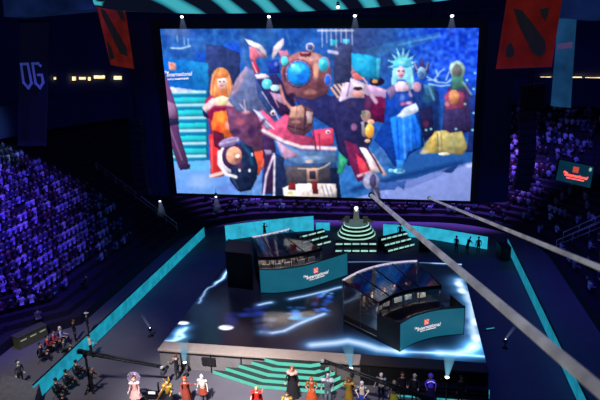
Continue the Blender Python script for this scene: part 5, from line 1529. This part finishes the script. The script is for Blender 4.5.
# ================================================================== OVERHEAD LED RING, TRUSS, SPOTS
# ring of LED petals hanging over the stage
RC, RR = Vector((-6.3, 32.3, 0)), 10.4
ring = thing('led_ring', 'huge overhead LED ring with swirling teal stripes above the screen', 'led ring', (RC.x, RC.y, 22.3))
m = bpy.data.materials.new('ring_swirl'); m.use_nodes = True
nt = m.node_tree; b = nt.nodes['Principled BSDF']
tc = nt.nodes.new('ShaderNodeTexCoord'); mp = nt.nodes.new('ShaderNodeMapping'); wv = nt.nodes.new('ShaderNodeTexWave'); rp = nt.nodes.new('ShaderNodeValToRGB')
mp.inputs['Scale'].default_value = (1.0, .25, 1.1); mp.inputs['Rotation'].default_value = (0, .75, 0)
wv.inputs['Scale'].default_value = .17; wv.inputs['Distortion'].default_value = 3.5; wv.inputs['Detail'].default_value = 2; wv.inputs['Detail Scale'].default_value = .8
nt.links.new(tc.outputs['Object'], mp.inputs[0]); nt.links.new(mp.outputs[0], wv.inputs[0]); nt.links.new(wv.outputs['Fac'], rp.inputs[0])
rp.color_ramp.elements[0].position = .42; rp.color_ramp.elements[0].color = lin((8, 12, 26)) + (1,)
rp.color_ramp.elements[1].position = .62; rp.color_ramp.elements[1].color = lin((34, 120, 140)) + (1,)
e3 = rp.color_ramp.elements.new(.9); e3.color = lin((60, 160, 172)) + (1,)
nt.links.new(rp.outputs['Color'], b.inputs['Emission Color']); b.inputs['Emission Strength'].default_value = 1.15
b.inputs['Base Color'].default_value = (.01, .01, .015, 1); b.inputs['Roughness'].default_value = 1; b.inputs['Specular IOR Level'].default_value = 0
nseg = 96
bm = B()
r1_, r2_ = [], []
for k in range(nseg):
    a_ = 2 * PI * k / nseg
    r1_.append(bm.verts.new((RR * math.cos(a_), RR * math.sin(a_), 0))); r2_.append(bm.verts.new((RR * 1.06 * math.cos(a_), RR * 1.06 * math.sin(a_), 3.2)))
ro1 = [bm.verts.new((w.co.x * 1.03, w.co.y * 1.03, 0)) for w in r1_]; ro2 = [bm.verts.new((w.co.x * 1.03, w.co.y * 1.03, 3.2)) for w in r2_]
for k in range(nseg):
    j = (k + 1) % nseg
    for A_, B_ in ((r1_, r2_), (ro1, ro2), (r1_, ro1), (r2_, ro2)): bm.faces.new((A_[k], A_[j], B_[j], B_[k]))
ob('led_band', bm, m, ring)
bm = B()
for k in range(12): a_ = 2 * PI * k / 12; tube(bm, [(RR * 1.05 * math.cos(a_), RR * 1.05 * math.sin(a_), 3.2), (RR * 1.05 * math.cos(a_), RR * 1.05 * math.sin(a_), 8.7)], .05, 5)
ob('hanging_cable', bm, blackmetal, ring)


def truss(label, a_, b_, s_=.4, drops=4):
    c = (Vector(a_) + Vector(b_)) / 2
    t = thing('lighting_truss', label, 'truss', tuple(c))
    A_, B_ = Vector(a_) - c, Vector(b_) - c
    d = (B_ - A_).normalized(); sdv = d.cross(Vector((0, 0, 1))).normalized() * s_ / 2; upv = Vector((0, 0, s_ / 2))
    bm = B(); n = max(4, int((B_ - A_).length / .8)); cs = [sdv + upv, sdv - upv, -sdv - upv, -sdv + upv]
    for q_ in cs: tube(bm, [A_ + q_, B_ + q_], .03, 6)
    for k in range(n):
        p0, p1 = A_.lerp(B_, k / n), A_.lerp(B_, (k + 1) / n)
        for i in range(4): tube(bm, [p0 + cs[i], p1 + cs[(i + 1) % 4]], .014, 4)
    ob('truss_frame', bm, blackmetal, t)
    bm = B()
    for k in range(drops):
        p0 = A_.lerp(B_, (k + .5) / drops); tube(bm, [p0 + upv, Vector((p0.x, p0.y, 31.0 - c.z))], .02, 5)
    ob('hanging_cable', bm, blackmetal, t)
    return t


TY = 44.2
ta, tb = at(140, 10.5, TY), at(500, 9.5, TY)
truss('black lighting truss hanging just above the video screen', ta, tb, .45, 6)


def hang_lamp(loc, label, group, drop=.4, beam=True, top=None, r=.14):
    t = thing('hanging_spotlight', label, 'spotlight', loc, 0, group)
    bm = B(); tube(bm, [(0, 0, .1), (0, 0, drop if top is None else top - loc[2])], .02, 6); bx(bm, (0, 0, .2), (.22, .1, .1)); ob('clamp', bm, blackmetal, t)
    bm = B(); lathe(bm, [(r * .8, .12), (r, .05), (r, -.1), (r * .95, -.12)], n=14); h = ob('lamp_head', bm, blackmetal, t)
    bm = B(); ball(bm, (0, -.05, -.1), (r * 1.0, r * 1.0, r * .8), 0, 2); ob('lens', bm, lamp_white, h)
    if beam:
        b_ = ob('light_beam', cone_bm(1.4, .1, .45), beam_faint, h, (0, 0, -.14)); b_.rotation_euler = (PI, 0, 0)
    return t


ordn = ['leftmost', 'second from left', 'third from left', 'rightmost']
for i, (px, py) in enumerate(((182, 15.5), (269, 15.3), (355, 14.4), (452, 14.5))):
    v = at(px, py, TY); L_ = ta.lerp(tb, (v.x - ta.x) / (tb.x - ta.x))
    hang_lamp(tuple(v), 'small white spotlight on the truss above the screen, %s of four' % ordn[i], 'spotlights on the screen truss', L_.z - v.z - .15)
v = at(338, 5.5, 42.3); hang_lamp(tuple(v), 'brightest small spotlight hanging in front of the overhead LED ring', None, 1, False, 31.0)
v = at(153, 7.5, 42.3); hang_lamp(tuple(v), 'small dim spotlight hanging before the LED ring near its left end', None, 1, False, 31.0, .1)
# spots near the screen foot (far)
for (px, py, Y_, lab) in ((160, 200, 45, 'tiny spotlight hanging at the lower left corner of the screen'), (216, 195.5, 46, 'tiny spotlight hanging under the lower edge of the screen')):
    v = at(px, py, Y_); hang_lamp(tuple(v), lab, None, 1, True, (7.4 if px == 216 else 21), .1)

# ---- line arrays


def line_array(label, pts, w, n):
    """pts: polyline (3D), n boxes along it"""
    P = smooth_path(pts, n + 1)
    t = thing('line_array', label, 'speaker', tuple(P[0]))
    for k in range(n):
        a_, b_ = P[k] - P[0], P[k + 1] - P[0]
        d = (b_ - a_); c = (a_ + b_) / 2
        bm = B(); bx(bm, (0, 0, 0), (w, .7, d.length * .94), bev=.04)
        bmesh.ops.rotate(bm, cent=(0, 0, 0), matrix=Matrix.Rotation(math.atan2(d.x, -d.z) * -1, 3, 'Y'), verts=bm.verts); bmesh.ops.translate(bm, vec=c, verts=bm.verts)
        bx0 = ob('speaker_cabinet', bm, mat('speaker_black', (20, 20, 40), .7), t)
        bm = B(); bx(bm, (c.x, c.y - .37, c.z), (w * .84, .02, d.length * .7)); ob('grille', bm, mat('speaker_grille', (18, 19, 34), .7), bx0)
    bm = B(); tube(bm, [(0, 0, 0), (0, 0, 31.0 - P[0].z)], .05, 5); ob('hanging_cable', bm, blackmetal, t)
    return t


line_array('curved black line-array speaker hanging right of the screen', [at(526, 112, 44), at(527, 140, 44), at(526, 165, 43.8), at(520, 190, 43.4)], 1.2, 10)
line_array('black line-array speaker column hanging left of the screen', [at(136, 118, 45.3), at(138, 150, 45.3), at(141, 175, 45.2), at(145, 195, 45)], 1.2, 10)
line_array('short dark speaker cluster hanging beside the right emblem banner', [at(532, 84, 45), at(532, 98, 45), at(531, 108, 44.9)], 1.8, 4)

# ================================================================== BANNERS
def banner(name, label, Y, quad, m, wave=.12):
    TL_, TR_, BR_, BL_ = (at(x, y, Y) for x, y in quad)
    c = (TL_ + TR_) / 2
    t = thing(name, label, 'banner', tuple(c))
    bm = B(); nu, nv = 14, 18; G = []

    def q(u, v, off=0.0):
        p_ = TL_.lerp(TR_, u).lerp(BL_.lerp(BR_, u), v) - c
        p_.y += wave * math.sin(u * 7 + v * 2) * (.3 + v) - off
        return p_
    for j in range(nv + 1): G.append([bm.verts.new(q(i / nu, j / nv)) for i in range(nu + 1)])
    for j in range(nv):
        for i in range(nu): bm.faces.new((G[j][i], G[j + 1][i], G[j + 1][i + 1], G[j][i + 1]))
    bmesh.ops.solidify(bm, geom=bm.faces[:], thickness=.03)
    ob('cloth', bm, m, t, smooth=True)
    bm = B(); tube(bm, [TL_ - c + Vector((-.2, 0, .06)), TR_ - c + Vector((.2, 0, .06))], .07, 8)
    for P_ in (TL_, TR_): tube(bm, [P_ - c, Vector((P_.x - c.x, 0, 31.0 - c.z))], .025, 5)
    ob('hanging_bar', bm, blackmetal, t)
    return t, q


def emblem_on(t, q, polys, m, off=.14):
    """flat marks laid on the cloth; polys in (u,v)"""
    bm = B()
    for P_ in polys:
        f_ = bm.faces.new([bm.verts.new(q(u, v, off)) for u, v in P_])
    bmesh.ops.triangulate(bm, faces=bm.faces[:])
    bmesh.ops.subdivide_edges(bm, edges=bm.edges[:], cuts=2, use_grid_fill=True)
    return ob('emblem', bm, m, t)


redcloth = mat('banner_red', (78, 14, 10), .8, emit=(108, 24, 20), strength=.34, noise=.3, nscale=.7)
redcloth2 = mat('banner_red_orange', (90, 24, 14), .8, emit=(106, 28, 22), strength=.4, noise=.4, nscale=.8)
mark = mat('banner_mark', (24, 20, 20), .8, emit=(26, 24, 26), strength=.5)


def uvp(quad, pts):
    """photo-frame corner fractions of points inside a banner quad (iterated inverse bilinear)"""
    out = []
    (ax, ay), (bx_, by), (cx, cy), (dx, dy) = quad
    for x, y in pts:
        u, v = .5, .5
        for _ in range(12):
            px = ax * (1 - u) * (1 - v) + bx_ * u * (1 - v) + cx * u * v + dx * (1 - u) * v
            py = ay * (1 - u) * (1 - v) + by * u * (1 - v) + cy * u * v + dy * (1 - u) * v
            jux = (bx_ - ax) * (1 - v) + (cx - dx) * v; juy = (by - ay) * (1 - v) + (cy - dy) * v
            jvx = (dx - ax) * (1 - u) + (cx - bx_) * u; jvy = (dy - ay) * (1 - u) + (cy - by) * u
            det = jux * jvy - jvx * juy
            ex, ey = x - px, y - py
            u += (ex * jvy - jvx * ey) / det; v += (jux * ey - juy * ex) / det
        out.append((u, v))
    return out


QR = ((507, -3), (563, -6), (552, 67), (496, 69))
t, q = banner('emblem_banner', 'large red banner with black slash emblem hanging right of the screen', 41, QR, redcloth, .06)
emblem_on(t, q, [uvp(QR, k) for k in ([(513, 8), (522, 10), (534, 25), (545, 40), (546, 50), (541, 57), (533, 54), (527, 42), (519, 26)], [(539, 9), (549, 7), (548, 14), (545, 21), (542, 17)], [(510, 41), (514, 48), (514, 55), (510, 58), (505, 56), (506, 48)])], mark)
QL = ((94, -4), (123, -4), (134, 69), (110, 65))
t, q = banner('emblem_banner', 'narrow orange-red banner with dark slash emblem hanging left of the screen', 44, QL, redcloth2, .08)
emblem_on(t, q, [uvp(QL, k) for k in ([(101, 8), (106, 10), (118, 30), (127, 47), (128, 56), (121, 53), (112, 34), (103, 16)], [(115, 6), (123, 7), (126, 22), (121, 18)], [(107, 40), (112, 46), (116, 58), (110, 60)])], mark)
QO = ((20, 22), (49, 22), (46, 146), (17, 146))
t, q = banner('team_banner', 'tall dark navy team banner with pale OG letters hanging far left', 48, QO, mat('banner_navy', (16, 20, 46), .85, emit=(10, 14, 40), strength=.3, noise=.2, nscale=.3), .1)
bm = B()
C_ = at(32, 76, 47.7) - Vector(t.location)
# letters O and G drawn as thick angular outlines
def stroke(bm, pts, w):
    pts = [(x * .84, y * .84) for x, y in pts]; w *= .84
    for (x0, y0), (x1, y1) in zip(pts[:-1], pts[1:]):
        d = Vector((x1 - x0, 0, y1 - y0)).normalized(); n_ = Vector((-d.z, 0, d.x)) * w / 2; e_ = d * w / 2
        a_, b_ = Vector((x0, 0, y0)) - e_, Vector((x1, 0, y1)) + e_
        prism(bm, [C_ + a_ + n_, C_ + a_ - n_, C_ + b_ - n_, C_ + b_ + n_], (0, .04, 0))
stroke(bm, [(-.3, 1.35), (-1.15, 1.35), (-1.25, -.7), (-.75, -1.35), (-.25, -.8), (-.3, 1.35)], .27)
stroke(bm, [(1.25, 1.1), (1.0, 1.35), (.3, 1.35), (.28, -.8), (.75, -1.35), (1.25, -.75), (1.25, .1), (.8, .1)], .27)
ob('emblem', bm, mat('og_letters', (120, 130, 190), .7, emit=(52, 64, 128), strength=.55, noise=.15), t)
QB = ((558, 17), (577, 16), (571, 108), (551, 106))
t, q = banner('team_banner', 'pale blue lit vertical banner with faint red mark hanging far right', 50, QB, mat('banner_blue_glow', (30, 60, 80), .8, emit=(34, 86, 136), strength=.38, noise=.35, nscale=.6), .12)  # blue light falling on the cloth is put in as mild emission
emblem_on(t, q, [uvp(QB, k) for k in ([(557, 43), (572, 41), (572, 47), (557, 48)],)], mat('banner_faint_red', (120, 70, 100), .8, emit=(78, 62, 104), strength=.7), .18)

# ---- small side screen with logo on the right stand
QS = ((560, 160), (594, 167), (590, 188), (556, 180))
cs = [at(x, y, 58) for x, y in QS]; c = sum(cs, Vector()) / 4
t = thing('side_screen', 'small teal screen with red International logo hanging over the right stand', 'screen', tuple(c))
bm = B(); prism(bm, [k - c for k in cs], (0, .25, 0)); ob('display', bm, mat('side_teal', (10, 60, 70), .5, emit=(12, 54, 76), strength=.7, noise=.3, nscale=.6), t)
bm = B(); prism(bm, [(k - c) * 1.06 + Vector((0, .1, 0)) for k in cs], (0, .35, 0)); ob('frame', bm, black, t)
ux = (cs[1] - cs[0]).normalized(); uz = (cs[0] - cs[3]).normalized()
def side_pt(x, y, off=.03): return ux * x + uz * y + Vector((0, -off, 0))
bm = B(); bm.faces.new([bm.verts.new(side_pt(x, y)) for x, y in ((-.28, .12), (.28, .12), (.28, .72), (-.28, .72))]); ob('emblem', bm, mat('side_red', (200, 50, 40), .5, emit=(206, 74, 62), strength=.9), t)
for body, sz, x, y, sh in (('The', .28, -.95, -.04, .25), ('International', .44, .12, -.22, .25), ('DOTA 2 CHAMPIONSHIPS', .15, .1, -.54, 0)):
    tm = text_bm(body, sz, sh, .014, .001)
    for w in tm.verts: w.co = side_pt(w.co.x + x, w.co.y + y, .05)
    ob('lettering', tm, mat('side_pink', (240, 150, 140), .5, emit=(226, 120, 110), strength=.8), t)
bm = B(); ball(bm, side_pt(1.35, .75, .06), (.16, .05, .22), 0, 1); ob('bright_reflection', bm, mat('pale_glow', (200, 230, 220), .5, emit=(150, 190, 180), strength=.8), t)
bm = B()
for k in (cs[0], cs[1]): tube(bm, [k - c + Vector((0, .2, 0)), Vector((k.x - c.x, .2, 31.0 - c.z))], .03, 5)
ob('hanging_cable', bm, blackmetal, t)


# ================================================================== HANDRAILS
RAILS = []


def handrail(label, a_, b_, n):
    a_, b_ = Vector(a_), Vector(b_)
    RAILS.append((a_, (b_ - a_).xy.normalized(), (b_ - a_).xy.length))
    t = thing('aisle_handrail', label, 'handrail', tuple(a_))
    d = b_ - a_
    bm = B(); tube(bm, [(0, 0, 1.0), d + Vector((0, 0, 1.0))], .05, 7); ob('top_rail', bm, mat('rail_steel', (190, 195, 205), .35, .6), t)
    bm = B(); tube(bm, [(0, 0, .5), d + Vector((0, 0, .5))], .03, 6); ob('mid_rail', bm, mat('rail_steel', (190, 195, 205)), t)
    for k in range(n):
        p_ = d * (k / (n - 1)); bm = B(); tube(bm, [p_ + Vector((0, 0, -.25)), p_ + Vector((0, 0, 1.0))], .03, 6); ob('post', bm, mat('rail_steel', (190, 195, 205)), t)


def terr_pt(C, ang, k):
    r_ = RAD + k * RUN + .4; return Vector((C.x + r_ * math.cos(ang), C.y + r_ * math.sin(ang), Z0 + k * RISE))


handrail('silver handrail climbing the aisle of the left stand', terr_pt(CL, math.radians(166), 0), terr_pt(CL, math.radians(163), 13), 9)
handrail('silver handrail climbing the aisle of the right stand', terr_pt(CR, math.radians(2), 0), terr_pt(CR, math.radians(2), 6), 5)
handrail('short second handrail beside the aisle of the right stand', terr_pt(CR, math.radians(7), 1), terr_pt(CR, math.radians(7), 7), 5)

# ================================================================== CABLES IN FRONT
cabm = mat('cable_grey_glow', (222, 214, 200), .6, noise=.35, nscale=.9, emit=(158, 156, 154), strength=.45)  # emission stands in for white light on the cable


def cable(label, pts, r):
    P = [Vector(k) for k in pts]; c = P[0].copy()
    Q = []
    n = 40
    for k in range(n + 1):
        t_ = k / n; p_ = P[0].lerp(P[1], t_); p_.z -= .0 * math.sin(PI * t_); Q.append(p_ - c)
    bm = B(); tube(bm, Q, r, 8)
    t = thing('cable', label, 'cable', tuple(c))
    ob('sheath', bm, cabm, t)
    bm = B()
    for k in (0, n): ball(bm, Q[k], r * 1.9, 0, 1)
    ob('cable_clamp', bm, blackmetal, t)


cable('thick pale grey cable running from the screen foot down to the lower right corner', [at(371, 195, SY - .15), at(648, 431, 9.0)], .15)
cable('thinner grey cable running from the screen foot to the right edge, above the thick one', [at(429, 198, SY - .15), at(650, 288, 12.0)], .085)

# ================================================================== SPECTATORS
TOPS = [mat('shirt_%s' % n_, c_, .85) for n_, c_ in (('black', (34, 34, 42)), ('white', (190, 188, 214)), ('grey', (110, 110, 130)), ('navy', (44, 52, 92)), ('maroon', (84, 44, 64)), ('lilac', (150, 142, 196)), ('pale_blue', (140, 150, 200)), ('slate', (70, 74, 96)))]
sp_meshes = []
sarms = [[(.26, -.05, 1.12), (.18, -.32, 1.05)], [(.28, -.08, 1.15), (.1, -.3, 1.2)], [(.3, -.1, 1.4), (.28, -.12, 1.72)], [(.25, -.02, 1.1), (.2, -.28, .98)]]
for i in range(8):
    bmx = body_mesh('sit', sarms[i % 4] if i % 4 != 2 or i == 2 else sarms[0], sarms[(i + 1) % 4] if i not in (1,) else sarms[0], sub=0, fingers=False, face=False)
    # hair as part of the simple far figure: darker crown faces
    for f_ in bmx.faces:
        c_ = f_.calc_center_median()
        if c_.z > .88 or (c_.z > .80 and c_.y > .02): f_.material_index = 4
    sp_meshes.append(finish_mesh(bmx, [crowd_skin, TOPS[i], TOPS[(i * 3) % 4 if i != 1 else 3], SHOE, dhair]))
seatsL = []
for side in ('left', 'back', 'right'):
    for k in range(NROW):
        pts = [Vector((q_[0], q_[1], 0)) for q_ in bowl(side, k * RUN + .55)]
        L_ = sum((b_ - a_).length for a_, b_ in zip(pts[:-1], pts[1:]))
        s_ = random.uniform(0, .6); acc = 0; j = 0
        while s_ < L_:
            while acc + (pts[j + 1] - pts[j]).length < s_: acc += (pts[j + 1] - pts[j]).length; j += 1
            d = (pts[j + 1] - pts[j]); p_ = pts[j].lerp(pts[j + 1], (s_ - acc) / d.length); dn_ = d.normalized()
            seatsL.append((side, k, Vector((p_.x, p_.y, Z0 + k * RISE)), math.atan2(dn_.y, dn_.x) + PI))
            s_ += .68
cx3, cy3, cz3 = (R3 @ Vector(k) for k in ((1, 0, 0), (0, 1, 0), (0, 0, 1)))


def proj(P_):
    d = P_ - Vector((0, 0, CAMH)); z_ = d.dot(cz3)
    if z_ < 1: return None
    return 300 + FPX * d.dot(cx3) / z_, 200 + FPX * d.dot(cy3) / z_, z_


vis = []
for side, k, P_, rz in seatsL:
    s_ = proj(P_ + Vector((0, 0, .9)))
    if not s_: continue
    x, y, z_ = s_
    if not (-8 < x < 608 and 100 < y < 408): continue
    if side == 'left':
        if y < 141 + .5 * x: continue     # the crowd thins out toward the empty corner
        pr = .95 if x < 85 else .95 - (x - 85) / 62.0
        if x > 60 and y > 262 + (80 - x) * .3: pr = .12
        if k < 2: pr *= .3
    elif side == 'back': pr = .55 if (x < 500 or y < 205) else .35
    else: pr = .28
    if 150 < x < 475 and 30 < y < 192: continue
    if any((P_.xy - a_.xy).dot(d_) > -1.2 and (P_.xy - a_.xy).dot(d_) < L_ + 1.5 and abs((P_.xy - a_.xy).cross(d_)) < .75 for a_, d_, L_ in RAILS): continue
    if random.random() > pr: continue
    vis.append((z_, side, k, P_, rz))
vis.sort(key=lambda q_: q_[0])
print('spectators in view', len(vis))
SEATH = .02
stuff_v = {'left': [], 'back': [], 'right': []}
inds = [q_ for q_ in vis if q_[1] != 'back'][:300]
idset = {id(q_) for q_ in inds}
# a backless bench board under every row is part of the terrace; sitters rest on the step
cnt = 0
for q_ in vis:
    z_, side, k, P_, rz = q_
    mi = random.choice((0, 0, 1, 2, 3, 3, 4, 5, 6, 7, 1))
    jr = rz + random.uniform(-.18, .18)
    loc = P_ + Vector((0, 0, .38))
    if id(q_) in idset:
        o = bpy.data.objects.new('spectator', sp_meshes[mi]); COL.objects.link(o)
        o.location = loc; o.rotation_euler[2] = jr
        tag(o, {'left': 'spectator seated in the purple-lit crowd of the stand left of the stage', 'right': 'spectator seated in the dim violet-lit stand right of the stage'}[side], 'person', {'left': 'spectators in the left stand', 'right': 'spectators in the right stand'}[side])
    else: stuff_v[side].append((mi, loc, jr))
for side, L_ in stuff_v.items():
    if not L_: continue
    vs, fs, ms, off = [], [], [], 0
    allm = []
    for m_ in sp_meshes:
        for x in m_.materials:
            if x not in allm: allm.append(x)
    cache = []
    for m_ in sp_meshes:
        co = np.empty(len(m_.vertices) * 3, np.float32); m_.vertices.foreach_get('co', co)
        cache.append((co.reshape(-1, 3), [tuple(p_.vertices) for p_ in m_.polygons], [allm.index(m_.materials[p_.material_index]) for p_ in m_.polygons]))
    for mi, loc, jr in L_:
        co, pf, pm = cache[mi]; c_, s_ = math.cos(jr), math.sin(jr)
        w = co @ np.array([[c_, s_, 0], [-s_, c_, 0], [0, 0, 1]]) + np.array(loc)
        vs.append(w); fs += [tuple(i + off for i in f_) for f_ in pf]; ms += pm; off += len(co)
    me = bpy.data.meshes.new('crowd'); me.from_pydata(np.concatenate(vs).tolist(), [], fs)
    for x in allm: me.materials.append(x)
    me.polygons.foreach_set('material_index', np.array(ms, np.int32)); me.update()
    o = bpy.data.objects.new('crowd', me); COL.objects.link(o)
    tag(o, {'left': 'far rows of the purple-lit crowd high in the left stand', 'back': 'violet-lit crowd in the stand behind the stage, under the screen', 'right': 'far crowd in the upper rows of the right stand'}[side], 'crowd', None, 'stuff')

# ================================================================== LIGHTS
def spot(loc, tgt, rgb, power, ang=60, blend=.6, r=.6):
    l = bpy.data.lights.new('spot', 'SPOT'); l.color = rgb; l.energy = power; l.spot_size = math.radians(ang); l.spot_blend = blend; l.shadow_soft_size = r
    o = bpy.data.objects.new('spot', l); COL.objects.link(o); o.location = loc
    d = Vector(tgt) - Vector(loc); o.rotation_euler = d.to_track_quat('-Z', 'Y').to_euler()
    return o


PUR = (.13, .05, 1.0)
spot((-20, 30, 27), (-35, 33, 6), PUR, 44000, 60, .9)
spot((-22, 44, 27), (-38, 43, 9), (.15, .08, 1.0), 30000, 50, .9)
spot((-30, 56, 27), (-43, 49, 11), (.3, .6, .9), 11000, 26, .9)
for x_ in (-22, -12, -2, 8): spot((x_, 59, 28), (x_, 66.5, 2.5), (.30, .13, 1.0), 80000, 44, .6)
spot((9, 48, 27), (17.5, 66, 6), (.14, .12, 1.0), 26000, 26, .95)
spot((9, 34, 27), (17, 44, 3), (.12, .06, 1.0), 5000, 50, .95)
# blue wash on the floor either side of the stage
spot((-18, 36, 29), (-18, 42, 0), (.015, .07, 1.0), 5500, 70, .9)
spot((8, 34, 29), (8, 38, 0), (.015, .06, 1.0), 5000, 70, .9)
# white front wash on performers and the front edge of the stage
spot((-12, 8, 28), (-11, 25.2, 0), (1.0, .93, .95), 118000, 25, .95, 1.0)
spot((-4, 10, 27), (-6, 28, .8), (1.0, .88, .82), 42000, 24, .95, 1.0)
spot((-2, 10, 27), (-1, 26.6, .8), (.9, .9, 1.0), 9000, 18, .95, 1.0)
spot((-20, 12, 27), (-22, 28, 0), (1.0, .92, .85), 26000, 26, .95, 1.0)  # extra spot added to brighten the crew and desk at lower left
# banners
w = S.world or bpy.data.worlds.new('world'); S.world = w
w.use_nodes = True
bg = w.node_tree.nodes.get('Background')
bg.inputs[0].default_value = (.012, .016, .075, 1); bg.inputs[1].default_value = .6
# unseen blue fill added in place of haze so the hall reads navy
l = bpy.data.lights.new('hall_fill', 'AREA'); l.shape = 'RECTANGLE'; l.size = 50; l.size_y = 50; l.energy = 2600; l.color = (.14, .2, 1.0)
o = bpy.data.objects.new('hall_fill', l); COL.objects.link(o); o.location = (-5, 40, 30.5)
